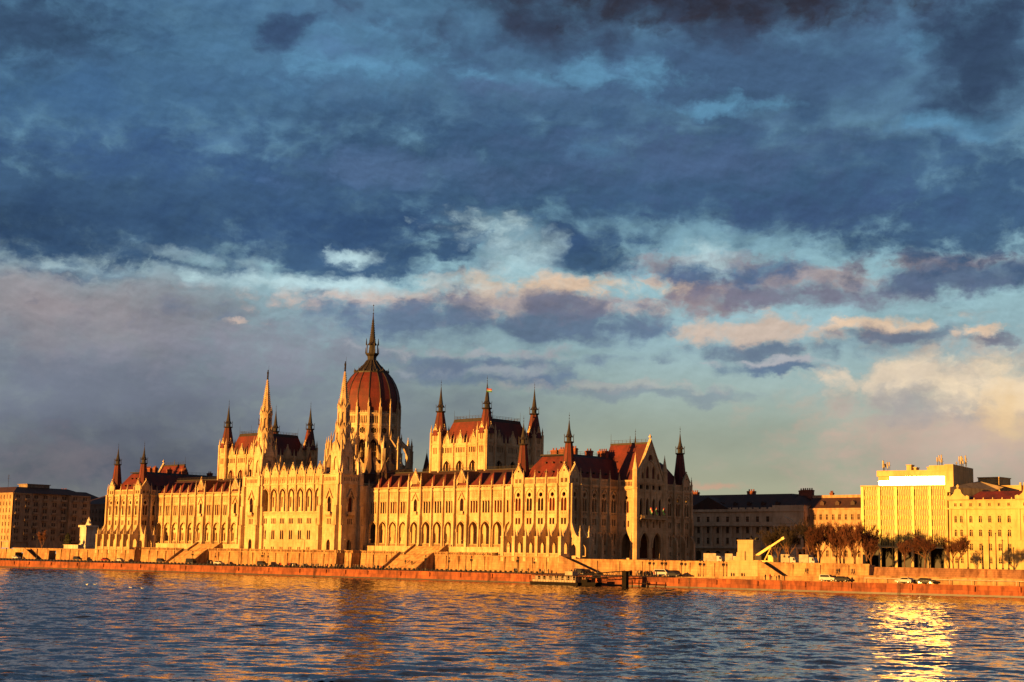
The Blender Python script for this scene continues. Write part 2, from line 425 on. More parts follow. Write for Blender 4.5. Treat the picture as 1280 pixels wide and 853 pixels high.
    if side > 0: xa, xb = x1 - .3, x1 + L
    else: xa, xb = x0 - L, x0 + .3
    fx = xb if side > 0 else xa
    mb = MB(); sub = []
    ym = (ya + yb) / 2; hw = (yb - ya) / 2
    holes = []
    for k in range(4):
        cx = (k - 1.5) * 3.3; holes += [arch(cx, 1.5, 12.8, 18.4, 1., 4), rect(cx - .45, cx + .45, 8.9, 11.0), rect(cx - .8, cx + .8, 21.2, 22.6)]
    holes += [arch(-3.3, 4.6, -.9, 7.4, .8), arch(3.3, 4.6, -.9, 7.4, .8)]
    rr = PI / 2 if side > 0 else -PI / 2
    if True:
        mb.at(fx, ym, 0, rr); mb.prism(rect(-hw, hw, -2.4, 23.4), holes, 0, .6)
        for s in (-1, 1): archring(mb, s * 3.3, 4.6, 2.5, 7.4, .35, -.3, 0)
        mb.box(-6.6, 6.6, -1.3, 0, 11.6, 11.9); mb.box(-6.6, 6.6, -1.3, -1.15, 12.7, 12.85)
        for k in range(22): mb.box(-6.5 + k * .6, -6.3 + k * .6, -1.28, -1.16, 11.9, 12.7)
        for k in range(5): mb.prism([(-1.2, 11.6), (0, 11.6), (0, 9.8)], [], (k - 2) * 3.3 - .2, (k - 2) * 3.3 + .2, 'yz'); mb.box((k - 2) * 3.3 - .16, (k - 2) * 3.3 + .16, -.3, 0, 12.9, 36 if False else 23.2)
        cornice(mb, 2 * hw, 23.2); mb.box(-hw, hw, -.25, 0, 20.2, 20.5); 
        # big gable with rose
        gh = [circ(0, 31.3, 1.25, 14)]
        for s in (-1, 1): gh += [arch(s * 1.6, 1.5, 24.8, 28.9, 1., 4), arch(s * 4.1, 1., 24.6, 26.8, 1., 3)]
        mb.prism([(-hw + .6, 23.4), (hw - .6, 23.4), (.1, 37.0), (-.1, 37.0)], gh, .1, .7)
        archring(mb, 0, 5.6, 24.6, 30.6, .25, -.1, .1, .8)
        for s in (-1, 1):
            mb.prism([(s * (hw - .4), 23.6), (0, 37.2), (0, 37.7), (s * (hw + .1), 24.)], [], -.15, .85)
            for t in range(1, 9): x = s * (hw - .2) * (1 - t / 9); mb.sq(x, .35, 23.9 + 13.6 * t / 9, 24.7 + 13.6 * t / 9, .2, .08)
            mb.box(s * 3.0 - .15, s * 3.0 + .15, -.15, .1, 23.4, 29.5)
        mb.sq(0, .35, 37.2, 39.2, .14, .1); mb.sq(0, .35, 38.2, 38.7, .4, .3)
        for s in (-1, 1):       # octagonal corner turrets
            mb.lathe([(1.25, -2.4), (1.25, 12), (1.15, 12.1), (1.15, 21), (1.3, 21.2), (1.3, 21.7), (1.05, 21.8), (.95, 27), (1.1, 27.2), (.9, 27.6), (.12, 32.0)], 8, s * (hw + .1), .3)
            sub.append(('pin', tw(s * (hw + .1), .3, 30.6, fx, ym, 0, rr), .5, .5))
    # side wall facing the river
    mb.at((xa + xb) / 2, ya, 0, 0); w2 = (xb - xa)
    h2 = [circ(-.2, 18.3, .62), arch(-.82, .86, 13.5, 17.4, 1., 4), arch(.42, .86, 13.5, 17.4, 1., 4), rect(-1.35, -.7, 9., 11.), rect(.35, 1., 9., 11.), arch(-.2, 3.4, -.9, 7.0, .8)]
    mb.prism(rect(-w2 / 2, w2 / 2, -2.4, 21.8), h2, 0, .6); cornice(mb, w2, 21.5); wall_top_row(mb, w2, 0, slots=11)
    mb.box(-w2 / 2 + .5, w2 / 2, -.12, 0, 12.4, 12.65)
    mb.at(0, 0, 0); mb.box(xa, xb, yb - .6, yb, -2.4, 23.4); mb.box(xa + .7, xb - .7, ya + .7, yb - .7, 7.9, 8.2)
    mb.box(xa + .2, xa + .6, ya + .6, yb - .6, -2.4, 23)
    av = emit(mb, 'gabled_centrepiece', ['stone'], parl)
    for s in sub: pin('pinnacle', av, s[1], s[2], s[3])
    win('trac', 'tracery_window', av, ((xa + xb) / 2 - .2, ya, 13.2), red=1); win('twin', 'twin_window', av, ((xa + xb) / 2 - .2, ya, 9.1), red=1)
    if side > 0:
        for k in range(4):
            cy = ym + (k - 1.5) * 3.3; win('lan', 'arched_window', av, (fx, cy, 12.8), PI / 2, (1, 1, 1.3), red=0); win('twin', 'twin_window', av, (fx, cy, 8.9), PI / 2, (.5, 1, 1.1), red=0); win('twin', 'twin_window', av, (fx, cy, 21.1), PI / 2, (.75, 1, .8), red=0)
        for s in (-1, 1): win('lan', 'gable_window', av, (fx - .1, ym + s * 1.6, 24.7), PI / 2, (.85, 1, .97), red=0); win('lan', 'gable_window', av, (fx - .1, ym + s * 4.1, 24.5), PI / 2, (.6, 1, .52), red=0)
        win('twin', 'rose_window', av, (fx - .1, ym, 29.9), PI / 2, (1.1, 1, 1.35), red=0)
        dk = MB(); dk.at(fx - 3.2, ym, 0, PI / 2); dk.box(-6.5, 6.5, 0, .1, -1, 7.8); emit(dk, 'entrance_door', ['frame'], av)
    # its roof: ridge along X
    mb = MB(); xr0, xr1 = (x1 - 9.5, xb - .6) if side > 0 else (xa + .6, x0 + 9.5); zr = 36.6
    mb.add([(xr0, ya + .5, 22.6), (xr1, ya + .5, 22.6), (xr1, ym, zr), (xr0, ym, zr), (xr0, yb - .5, 22.6), (xr1, yb - .5, 22.6)],
           [(0, 1, 2, 3), (5, 4, 3, 2), (1, 5, 2), (4, 0, 3)])
    mb.mat = 1; mb.box(xr0, xr1, ym - .35, ym + .35, zr - .5, zr + .12); railing(mb, (xr0, ym), (xr1, ym), zr, 1.1, 1.6)
    mb.tube((xr0 if side > 0 else xr1, ym, zr), (xr0 if side > 0 else xr1, ym, zr + 3.4), .07, .03, 4); mb.tube(((xr0 + xr1) / 2, ym, zr), ((xr0 + xr1) / 2, ym, zr + 2.4), .2, .05, 5)
    emit(mb, 'gabled_roof', ['roof', 'copper'], av)
    return body
pav_r = pavilion(1); pav_l = pavilion(-1)

# ---- wings
WY = 8.1
def wing(side):
    mir = (lambda x: x) if side > 0 else (lambda x: -260 - x)
    bays = []
    def seg(xa, xb, n, kind):
        w = (xb - xa) / n
        for i in range(n): bays.append((mir(xa + (i + .5) * w), w, kind))
    seg(-52.3, -24.3, 5, 'b'); seg(-58.5, -52.3, 1, 'g'); seg(-75.2, -58.5, 3, 'm'); seg(-81.4, -75.2, 1, 'g'); seg(-102.6, -81.4, 4, 'b')
    mb = MB(); sub = []
    for cx, w, k in bays:
        mb.at(cx, WY, 0)
        holes = [arch(0, 4.15 if k != 'g' else 3.9, 1.85, 10.5, .62, 6)]
        if k == 'g': holes.append(arch(0, 1.7, 13.3, 18.4, .8))
        else:
            for q in (-1.28, 0, 1.28): holes += [rect(q - .44, q + .44, 13.3, 17.4)]
        mb.prism(rect(-w / 2, w / 2, -1.2, 21.8), holes, 0, .7)
        archring(mb, 0, 4.15 if k != 'g' else 3.9, 6.8, 10.5, .24, -.38, 0, .62)
        for q in (-1, 1):      # arcade shafts
            mb.lathe([(.24, 1.85), (.2, 2.2), (.2, 7.2), (.32, 7.7)], 8, q * (w / 2 - .55), -.25)
        if k != 'g':
            for q in (-1.28, 0, 1.28):
                mb.box(q - .5, q + .5, -.14, 0, 12.95, 13.2); archring(mb, q, .8, 16.9, 18.0, .1, -.12, 0, .9)
                mb.box(q - .12, q + .12, -.1, 0, 18.6, 20.3); mb.box(q - .4, q - .3, -.12, 0, 18.3, 20.6); mb.box(q + .3, q + .4, -.12, 0, 18.3, 20.6)
                for z in (12.35,): mb.box(q - .42, q + .42, -.1, 0, z, z + .45)
        else:
            for s in (-1, 1): mb.prism([(s * 1.5, 17.6), (s * 1.75, 17.6), (0, 20.6), (0, 20.2)], [], -.5, 0)
            mb.box(-1.3, 1.3, -.8, 0, 12.7, 13.1); mb.box(-1.3, 1.3, -.8, -.7, 13.1, 13.9)
        mb.box(-w / 2, w / 2, -.12, 0, 11.7, 11.95); cornice(mb, w, 21.2, .4)
        # low pierced parapet
        n = 7; hs = [rect(-w / 2 + .3 + i * (w - .6) / n + .12, -w / 2 + .3 + (i + 1) * (w - .6) / n - .12, 21.95, 22.3) for i in range(n)]
        mb.prism(rect(-w / 2, w / 2, 21.8, 22.55), hs, -.15, .1)
        if k == 'g':
            gable(mb, 4.9, 22.5, 28.1, -.35, False, True)
            sub.append(('lan', (cx, WY, 13.3), (1, 1, 1.15)))
        else: sub.append(('tri', (cx, WY, 13.2), None))
        # loggia back wall with windows
        yb = 3.6
        hb = [arch(s * .62, .8, 3.2, 6.6, 1., 3) for s in (-1, 1)] + [circ(0, 7.9, .55, 10)] if k in ('m', 'g') or abs(cx - mir(-49.5)) < 2 or abs(cx - mir(-84)) > 12 and k == 'b' and side < 0 else [rect(-.35, .35, 3.6, 5.)]
        mb.prism(rect(-w / 2, w / 2, 1.5, 11.5), hb, yb, yb + .65)
        mb.box(-w / 2, w / 2, 0, yb, 1.5, 1.83); mb.box(-w / 2, w / 2, .55, yb, 11.0, 11.3)
        if len(hb) > 1: sub.append(('lanb', (cx, WY + yb, 3.1), (1.15, 1, 1.3)))
        # arcade balustrade
        mb.box(-2., 2., .1, .3, 2.7, 2.85)
        for q in range(8): mb.box(-1.8 + q * .5, -1.6 + q * .5, .12, .28, 1.83, 2.7)
        for s in (-1, 1):
            if k == 'g':
                mb.box(s * w / 2 - .55, s * w / 2 + .55, -1.3, 0, -1.2, 12); mb.box(s * w / 2 - .45, s * w / 2 + .45, -.95, 0, 12, 22.2)
                mb.box(s * w / 2 - .65, s * w / 2 + .65, -1.4, 0, 11.6, 12.1)
                mb.prism([(-1.3, 12.1), (-.95, 12.1), (-.95, 13.4)], [], s * w / 2 - .4, s * w / 2 + .4, 'yz')
                sub.append(('pin', (cx + s * w / 2, WY - .5, 22.2), (1.15, 1.15, 1.05)))
            else:
                if s > 0 and k != 'g' or s < 0 and any(abs(cx - w / 2 - mir(e_)) < .3 for e_ in (-102.6, -52.3, -58.5, -75.2, -81.4, -24.3)): pilaster(mb, s * w / 2, 1.5, 22.0, .62 + .02 * (s > 0), .85 + .01 * (s > 0))
    xs = sorted({round(cx + s * w / 2, 2) for cx, w, k in bays for s in (-1, 1) if k != 'g'})
    used = []
    for x in xs:
        if all(abs(x - u) > .3 for u in used) and all(abs(x - mir(g)) > .7 for g in (-52.3, -58.5, -75.2, -81.4)):
            used.append(x); sub.append(('pin', (x, WY - .25, 22.0), (.8, .8, .78)))
    # podium in front of the arcade
    mb.at(0, 0, 0); xa, xb = min(mir(-102.6), mir(-24.3)), max(mir(-102.6), mir(-24.3))
    mb.box(xa, xb, 5.2, WY - .001, -1.4, 1.5); mb.box(xa + .01, xb - .01, 5.05, WY - .003, 1.5, 1.85)
    body = emit(mb, 'wing', ['stone'], parl)
    for s in sub:
        if s[0] == 'pin': inst('wing_pinnacle', WM['pin'], body, s[1], 0, s[2])
        elif s[0] == 'tri': win('tri', 'triple_window', body, s[1], red=.4)
        elif s[0] == 'lan': win('lan', 'oriel_window', body, s[1], 0, s[2])
        elif s[0] == 'lanb': win('lan', 'arcade_window', body, s[1], 0, s[2], red=.5)
    # roof: hipped dormers over each bay and a long ridge behind
    mb = MB()
    P = [(xa, WY + .8, 22.3), (xb, WY + .8, 22.3), (xb, 17.5, 28.4), (xa, 17.5, 28.4), (xa, 27, 22), (xb, 27, 22)]
    mb.add(P, [(0, 1, 2, 3), (3, 2, 5, 4)]); mb.mat = 1; mb.box(xa, xb, 17.2, 17.8, 28.2, 28.6); railing(mb, (xa, 17.5), (xb, 17.5), 28.6, .8, 2.5)
    mb.mat = 0
    roof = emit(mb, 'wing_roof', ['roofdark', 'copper'], parl)
    for cx, w, k in bays:
        if k == 'g': 
            d = MB(); d.at(cx, 0, 0); d.add([(-2.3, WY + .2, 22.6), (2.3, WY + .2, 22.6), (0, WY + .2, 27.6), (-2.3, 16.5, 22.6), (2.3, 16.5, 22.6), (0, 16.5, 27.6)], [(0, 1, 2), (0, 2, 5, 3), (1, 4, 5, 2)])
        else:
            d = MB(); h = w / 2 - .12; d.at(cx, 0, 0)
            d.add([(-h, WY + .45, 22.35), (h, WY + .45, 22.35), (0, WY + 3.6, 27.0), (-h, 16.8, 22.6), (h, 16.8, 22.6), (0, 16.6, 27.3)], [(0, 1, 2), (0, 2, 5, 3), (1, 4, 5, 2)])
            d.tube((0, WY + 3.6, 26.9), (0, WY + 3.6, 27.8), .06, .02, 4)
        emit(d, 'dormer_roof', ['roof'], roof)
    # inner ranges behind the wing
    mb = MB(); xm0, xm1 = min(mir(-102), mir(-25)), max(mir(-102), mir(-25))
    mb.box(xm0, xm1, 26.6, 27, -2, 22); mb.box(xm0, xm1, 50, PW - .01, -2, 22)
    mb.add([(xm0, 50, 22), (xm1, 50, 22), (xm1, 56.7, 28), (xm0, 56.7, 28), (xm0, PW, 22), (xm1, PW, 22)], [(0, 1, 2, 3), (3, 2, 5, 4)])
    emit(mb, 'rear_range', ['stone'], parl)
    return body
wing(1); wing(-1)

# ---- central hall
mb = MB(); sub = []; CY = -5.3; CX = -130
for i in range(7):
    cx = CX + (i - 3) * 5.12; w = 5.12; mb.at(cx, CY, 0)
    hs = [arch(0, 3.95, 13.9, 22.4, .62, 6)] + [rect(q - .32, q + .32, 9.4, 11.4) for q in (-.95, 0, .95)]
    hs += [arch(s * .55, .82, 3.7, 7.2, .9, 3) for s in (-1, 1)] + [rect(s * .55 - .3, s * .55 + .3, -.2, 1.) for s in (-1, 1)]
    mb.prism(rect(-w / 2, w / 2, -6.1, 23.9), hs, 0, .7)
    archring(mb, 0, 3.95, 18.5, 22.4, .24, -.4, 0, .62)
    for s in (-1, 1): mb.lathe([(.3, 13.9), (.22, 14.3), (.22, 19.4), (.36, 20.)], 8, s * (w / 2 - .33), -.15)
    mb.box(-w / 2, w / 2, -.5, 0, 12.5, 12.75); mb.box(-w / 2, w / 2, -.5, -.35, 13.55, 13.75)
    for q in range(9): mb.box(-w / 2 + .2 + q * .57, -w / 2 + .42 + q * .57, -.48, -.37, 12.75, 13.55)
    mb.box(-w / 2, w / 2, -.12, 0, 2.6, 2.85); mb.box(-w / 2, w / 2, -.1, 0, 8.3, 8.5)
    # attic panels
    mb.prism(rect(-w / 2, w / 2, 23.9, 27.3), [rect(-1.9, -.7, 24.3, 26.6), rect(-.5, .5, 24.3, 26.6), rect(.7, 1.9, 24.3, 26.6)], -.2, .05); mb.box(-w / 2, w / 2, .05, .6, 23.9, 27.3)
    for q in (-1.3, 0, 1.3): archring(mb, q, .8, 25.2, 26.3, .1, -.35, -.2, .9)
    mb.box(-w / 2, w / 2, -.45, .2, 23.6, 23.9); mb.box(-w / 2, w / 2, -.35, .4, 27.2, 27.4)
    gable(mb, 3.7, 27.3, 31.1, -.1); 
    # loggia
    hb = [rect(q - .33, q + .33, 15.6, 19.4) for q in (-1., 0, 1.)] + [circ(0, 20.6, .62, 10)]
    mb.prism(rect(-w / 2, w / 2, 13.6, 23.4), hb, 2.9, 3.55); mb.box(-w / 2, w / 2, .6, 2.9, 13.6, 13.85); mb.box(-w / 2, w / 2, .6, 2.9, 22.9, 23.2)
    sub += [('tri', (cx, CY + 2.9, 15.5), (.86, 1, 1.4)), ('tris', (cx, CY, 9.3), None), ('lan', (cx, CY, 3.6), (1., 1, .85)), ('twin', (cx, CY, -.3), (.8, 1, .7))]
for i in range(8):
    x = CX + (i - 3.5) * 5.12; mb.at(x, CY, 0); 
    if 0 < i < 7: sub.append(('pin', (x, CY - .15, 27.3), (.75, .75, .62)))
    pilaster(mb, 0, 13.6, 27.4, .5, .6)
mb.at(0, 0, 0); mb.box(-148, -112, 8, 8.5, -2, 27)
for s in (-1, 1): mb.box(CX + s * 18.2 - .3, CX + s * 18.2 + .3, CY + .6, 8, -2, 27)
hall = emit(mb, 'central_hall', ['stone'], parl)
for s in sub:
    if s[0] == 'pin': inst('hall_pinnacle', WM['pin'], hall, s[1], 0, s[2])
    else: win(s[0], {'tri': 'loggia_window', 'tris': 'small_triple_window', 'lan': 'double_window', 'twin': 'basement_window'}[s[0]], hall, s[1], 0, s[2], red=.75 if s[0] == 'tri' else .3)
mb = MB(); mb.add([(-148, CY + 1.2, 27), (-112, CY + 1.2, 27), (-114, 3, 30.2), (-146, 3, 30.2), (-148, 10, 27), (-112, 10, 27)], [(0, 1, 2, 3), (3, 2, 5, 4), (1, 5, 2), (4, 0, 3)])
emit(mb, 'hall_roof', ['roofdark'], parl)

# ---- twin bell towers
def tower(cx, vis=True):
    TY = -1.1; H = 5.2; mb = MB(); sub = []
    def face(rz, river):
        mb.at(*tw(0, -H, 0, cx, TY, 0, rz), rz)
        hs = [arch(0, 2.0, 13.4, 19.2, .8), *[rect(q - .26, q + .26, 9.2, 11.2) for q in (-.85, 0, .85)], arch(0, 2., -.2 if river else -.2, 3.9, .8)]
        hs += [rect(-3.2 + k * .8, -2.8 + k * .8, 24.6, 26.) for k in range(9)]
        mb.prism(rect(-H, H, -6.1, 26.9), hs, 0, .65)
        for s in (-1, 1): mb.prism([(s * 1.6, 18.3), (s * 1.95, 18.3), (0, 21.9), (0, 21.4)], [], -.6, 0)
        archring(mb, 0, 2.0, 16.6, 19.2, .2, -.2, 0)
        mb.box(-1.6, 1.6, -1.1, 0, 12.5, 12.9); mb.box(-1.6, 1.6, -1.1, -1., 12.9, 13.6)
        for q in range(7): mb.box(-1.5 + q * .48, -1.35 + q * .48, -1.08, -1.0, 12.9, 13.5)
        mb.prism([(-1., 12.5), (0, 12.5), (0, 11.7)], [], -1.4, 1.4, 'yz')
        mb.box(-H, H, -.3, 0, 23.3, 23.7); mb.box(-H, H, -.45, .3, 26.7, 27.0); mb.box(-H, H, -.15, 0, 8.2, 8.5)
        for s in (-1, 1):
            for (o, z0, z1) in ((1.7, -6.1, 9), (1.3, 9, 16), (.95, 16, 23.4), (.6, 23.4, 27.4)):
                mb.box(s * (H - .75) - .75, s * (H - .75) + .75, -o, 0, z0, z1 - .3); mb.prism([(-o, z1 - .3), (0, z1 - .3), (0, z1 + .5)], [], s * (H - .75) - .7, s * (H - .75) + .7, 'yz')
            c = tw(s * (H - .75), -1.2, 9.0, *tw(0, -H, 0, cx, TY, 0, rz), rz); sub.append((c, .8, .7))
            c = tw(s * (H - .75), -.4, 27., *tw(0, -H, 0, cx, TY, 0, rz), rz); sub.append((c, .95, .8))
        wl = tw(0, -H, 0, cx, TY, 0, rz)
        for nm, kd, z, sc in (('arched_window', 'lan', 13.3, (1.15, 1, 1.4)), ('small_triple_window', 'tris', 9.1, (.85, 1, 1.05)), ('ground_window', 'lan', -.2, (1.1, 1, .95))):
            wins.append((kd, nm, (wl[0], wl[1], z), rz, sc))
    wins = []
    face(0, True); face(PI / 2, False)
    for rz in (PI, -PI / 2):
        mb.at(*tw(0, -H, 0, cx, TY, 0, rz), rz); mb.box(-H, H, 0, .4, -2, 26.9)
        for s in (-1, 1): mb.box(s * (H - .75) - .75, s * (H - .75) + .75, -.9, 0, -2, 27); sub.append((tw(s * (H - .75), -.3, 27., *tw(0, -H, 0, cx, TY, 0, rz), rz), .95, .8))
    mb.at(0, 0, 0); mb.box(cx - H + .1, cx + H - .1, TY - H + .6, TY + H - .5, 26.0, 26.6)
    # link back to the wing
    mb.box(cx - H + .3, cx + H - .3, TY + H, 9, -2, 23); mb.box(cx - H, cx + H, TY + H + .001, 9, 22.8, 23.2)
    base = emit(mb, 'bell_tower', ['stone'], parl, (cx, TY, -1))
    for w, s, h in sub: inst('tower_pinnacle', WM['pin'], base, w, 0, (s, s, h))
    for kd, nm, w, rz, sc in wins: win(kd, nm, base, w, rz, sc, red=.2)
    # belfry stages
    mb = MB(); mb.at(cx, TY, 0)
    def stage(r, z0, z1, n, aw, az0, az1, ph):
        ri = r * math.cos(PI / n); fw = r * math.sin(PI / n)
        for i in range(n):
            a = ph + 2 * PI * i / n
            mb.at(cx + ri * math.cos(a), TY + ri * math.sin(a), 0, a + PI / 2)
            mb.prism(rect(-fw, fw, z0, z1), [arch(0, aw, az0, az1, .8, 4)], 0, .4)
            mb.prism([(-fw * .8, z1), (fw * .8, z1), (0, z1 + fw * 1.6)], [], -.2, .15)
            mb.box(-fw, fw, -.22, 0, z1 - .35, z1); mb.box(-fw, fw, -.15, 0, (z0 + az0) / 2, (z0 + az0) / 2 + .2)
        mb.at(cx, TY, 0); mb.lathe([(r * .82, z0), (r * .82, z1 - .2)], n, 0, 0, ph + PI / n)
    stage(4.3, 26.6, 35.2, 4, 1.9, 28.6, 33.6, 0)
    stage(2.85, 35.2, 44.0, 8, 1.0, 37.3, 42.2, 0)
    stage(2.35, 44.0, 51.2, 8, .9, 45.6, 49.6, 0)
    sp = []
    for k, (r_, z_, s_, h_) in enumerate(((4.0, 35.0, .8, .9), (2.7, 43.6, .55, .72), (2.15, 50.8, .5, .75))):
        n = 4 if k == 0 else 8
        for i in range(n):
            a = (PI / 4 if n == 4 else PI / 8) + 2 * PI * i / n; sp.append(((cx + r_ * math.cos(a), TY + r_ * math.sin(a), z_), s_, h_))
    for i in range(4):       # raking braces from the corner shafts
        a = PI / 4 + i * PI / 2; ca, sa = math.cos(a), math.sin(a)
        mb.tube((6.0 * ca, 6.0 * sa, 30.5), (2.9 * ca, 2.9 * sa, 38.5), .3, .22, 4); mb.sq(6.1 * ca, 6.1 * sa, 26.9, 31.8, .45); sp.append(((cx + 6.1 * ca, TY + 6.1 * sa, 31.6), .95, .8))
        mb.tube((4.2 * ca, 4.2 * sa, 38.), (2.4 * ca, 2.4 * sa, 44.5), .2, .15, 4); mb.sq(4.2 * ca, 4.2 * sa, 34., 39.3, .3); sp.append(((cx + 4.2 * ca, TY + 4.2 * sa, 39.2), .6, .7))
    belf = emit(mb, 'belfry', ['stone_carved'], parl, (cx, TY, 26.6))
    for w, s, h in sp: inst('belfry_pinnacle', WM['pin'], belf, w, 0, (s, s, h))
    mb = MB(); mb.at(cx, TY, 0); mb.lathe([(2.0, 51.2), (1.75, 53), (.22, 64.6)], 8)
    for i in range(8):
        a = PI / 8 + i * PI / 4
        for k in range(16):
            t = k / 16; r_ = 1.8 * (1 - t) + .25 * t; z = 53 + 11.4 * t; mb.sq((r_ + .08) * math.cos(a), (r_ + .08) * math.sin(a), z, z + .3, .11, .05)
    emit(mb, 'stone_spire', ['stone_carved'], belf)
    mb = MB(); mb.at(cx, TY, 0); mb.lathe([(.3, 64.4), (.38, 64.9), (.2, 65.1)], 8); mb.lathe([(.3, 65.1), (.36, 65.7), (.26, 66.3), (.4, 67.), (.34, 67.4), (.14, 67.6), (.22, 67.9), (.12, 68.2)], 8); mb.tube((.45, 0, 65.4), (.45, 0, 69.8), .05, .03, 4); mb.tube((.1, 0, 67.1), (.48, 0, 66.8), .1, .08, 5)
    emit(mb, 'herald_statue', ['statue'], belf)
tower(CX + 22.5); tower(CX - 22.5)
# ---- central block and dome
DX, DY = -130., 31.8
mb = MB(); mb.box(-152, -108, 9, 54, -2, 24); mb.box(-152.3, -107.7, 8.7, 54.3, 24, 24.5)
core = emit(mb, 'central_block', ['stone'], parl)
mb = MB()
for s in (-1, 1):
    xa, xb = (DX + s * 11, DX + s * 22.5); z = 24.5
    mb.add([(xa, 14, z), (xb, 14, z), (xb, 50, z), (xa, 50, z), (xa, 31.8, 31), (xb, 31.8, 31)], [(0, 1, 5, 4), (4, 5, 2, 3), (1, 2, 5), (0, 4, 3)])
mb.add([(-138, 9, 24.5), (-122, 9, 24.5), (-122, 24, 24.5), (-138, 24, 24.5), (-130, 9, 31), (-130, 24, 31)], [(0, 4, 5, 3), (1, 2, 5, 4), (0, 1, 4)])
emit(mb, 'block_roof', ['roofdark'], core)
for (x, y, r, z0, zt) in ((-112.5, 17, 2.4, 24, 38.), (-147.5, 17, 2.4, 24, 38.), (-112.5, 46, 2.4, 24, 38.), (-101, 14, 2.0, 24, 33)):
    mb = MB(); mb.at(x, y, 0); mb.lathe([(r, z0 - 2), (r, z0 + 4), (r + .3, z0 + 4.2), (r * .9, z0 + 4.6), (.1, zt)], 8); mb.tube((0, 0, zt - .2), (0, 0, zt + 1.5), .07, .03, 4); emit(mb, 'stair_turret', ['roofdark'], core)
N = 16; ph0 = PI / 16 if False else 0.
def ang(i): return 2 * PI * i / N + PI / 4
mb = MB(); sub = []; RD = 11.1; ri = RD * math.cos(PI / N); fw = RD * math.sin(PI / N)
for i in range(N):
    a = ang(i + .5); mb.at(DX + ri * math.cos(a), DY + ri * math.sin(a), 0, a + PI / 2)
    hs = [arch(0, 2.5, 30.5, 42.3, .8, 5), circ(0, 45.6, 1.15, 12)] + [arch(-1.32 + k * .66, .4, 48.4, 51.3, .8, 2) for k in range(5)]
    mb.prism(rect(-fw, fw, 24, 52.2), hs, 0, .45)
    archring(mb, 0, 2.5, 38.5, 42.3, .25, -.25, 0); mb.box(-fw, fw, -.3, 0, 43.3, 43.6); mb.box(-fw, fw, -.3, 0, 47.5, 47.9); mb.box(-fw, fw, -.4, .2, 51.9, 52.3)
    o = circ(0, 45.6, 1.45, 12)
    mb.prism(o, [circ(0, 45.6, 1.15, 12)], -.15, 0)
    for k in range(6): t = k * PI / 3; mb.prism([(.1 * math.cos(t + 1.57), 45.6 + .1 * math.sin(t + 1.57)), (1.15 * math.cos(t - .08), 45.6 + 1.15 * math.sin(t - .08)), (1.15 * math.cos(t + .08), 45.6 + 1.15 * math.sin(t + .08))], [], .1, .2)
    for q in (-.42, .42): mb.box(q - .07, q + .07, .15, .3, 30.5, 40.8)
    for z in (34, 37.5): mb.box(-1.2, 1.2, .18, .3, z, z + .2)
    for q in (-1.5, -.9, -.3, .3, .9, 1.5): mb.sq(q, .1, 52.3, 53.3, .16, .05)
    # radial buttress, flying arch and outer pier
    a = ang(i); mb.at(DX + RD * math.cos(a), DY + RD * math.sin(a), 0, a + PI / 2)
    mb.box(-.5, .5, -1.1, .4, 24, 43.5); mb.box(-.42, .42, -.85, .4, 43.5, 52.4); mb.box(-.55, .55, -1.0, .4, 47.4, 47.8)
    mb.sq(0, -.45, 52.3, 54.6, .42); sub.append((tw(0, -.45, 54.2, DX + RD * math.cos(a), DY + RD * math.sin(a), 0, a + PI / 2), .95, .8))
    mb.sq(0, -1.3, 40, 42.2, .45); sub.append((tw(0, -1.3, 42, DX + RD * math.cos(a), DY + RD * math.sin(a), 0, a + PI / 2), .75, .75))
    # flying arch polygon in (y,z)
    up = [(-1, 43.2), (-5.6, 38.6)]; lo = []
    for k in range(6): t = k / 5; lo.append((-5.6 + 4.6 * t, 34.2 + 7. * math.sin(t * PI / 2)))
    mb.prism(up + lo, [], -.35, .35, 'yz')
    mb.box(-.6, .6, -6.0, -4.6, 22, 38.4); mb.box(-.7, .7, -6.1, -4.5, 34, 34.3); mb.box(-.7, .7, -6.1, -4.5, 38.2, 38.5)
    sub.append((tw(0, -5.3, 38.4, DX + RD * math.cos(a), DY + RD * math.sin(a), 0, a + PI / 2), 1.3, 1.05))
    # ambulatory wall between the outer piers
    a = ang(i + .5); Ro = 15.3; r2 = Ro * math.cos(PI / N); f2 = Ro * math.sin(PI / N)
    mb.at(DX + r2 * math.cos(a), DY + r2 * math.sin(a), 0, a + PI / 2)
    mb.prism(rect(-f2, f2, 22, 32.6), [arch(0, 2.4, 25, 30.6, .8)], 0, .4); mb.box(-f2, f2, -.2, .2, 32.3, 32.7)
    mb.prism([(-1.8, 32.6), (1.8, 32.6), (0, 35.4)], [circ(0, 33.6, .3, 6)], -.1, .2)
drum = emit(mb, 'dome_drum', ['stone_carved'], parl, (DX, DY, 22))
for w, s, h in sub: inst('drum_pinnacle', WM['pin'], drum, w, 0, (s, s, h))
gm = MB(); gm.lathe([(RD - .55, 24), (RD - .55, 52)], 16, DX, DY, ang(0)); gm.mat = 1; gm.lathe([(14.7, 22), (14.7, 32.4), (10.0, 36.2)], 16, DX, DY, ang(0))
emit(gm, 'drum_glazing', ['glass', 'roofdark'], drum)
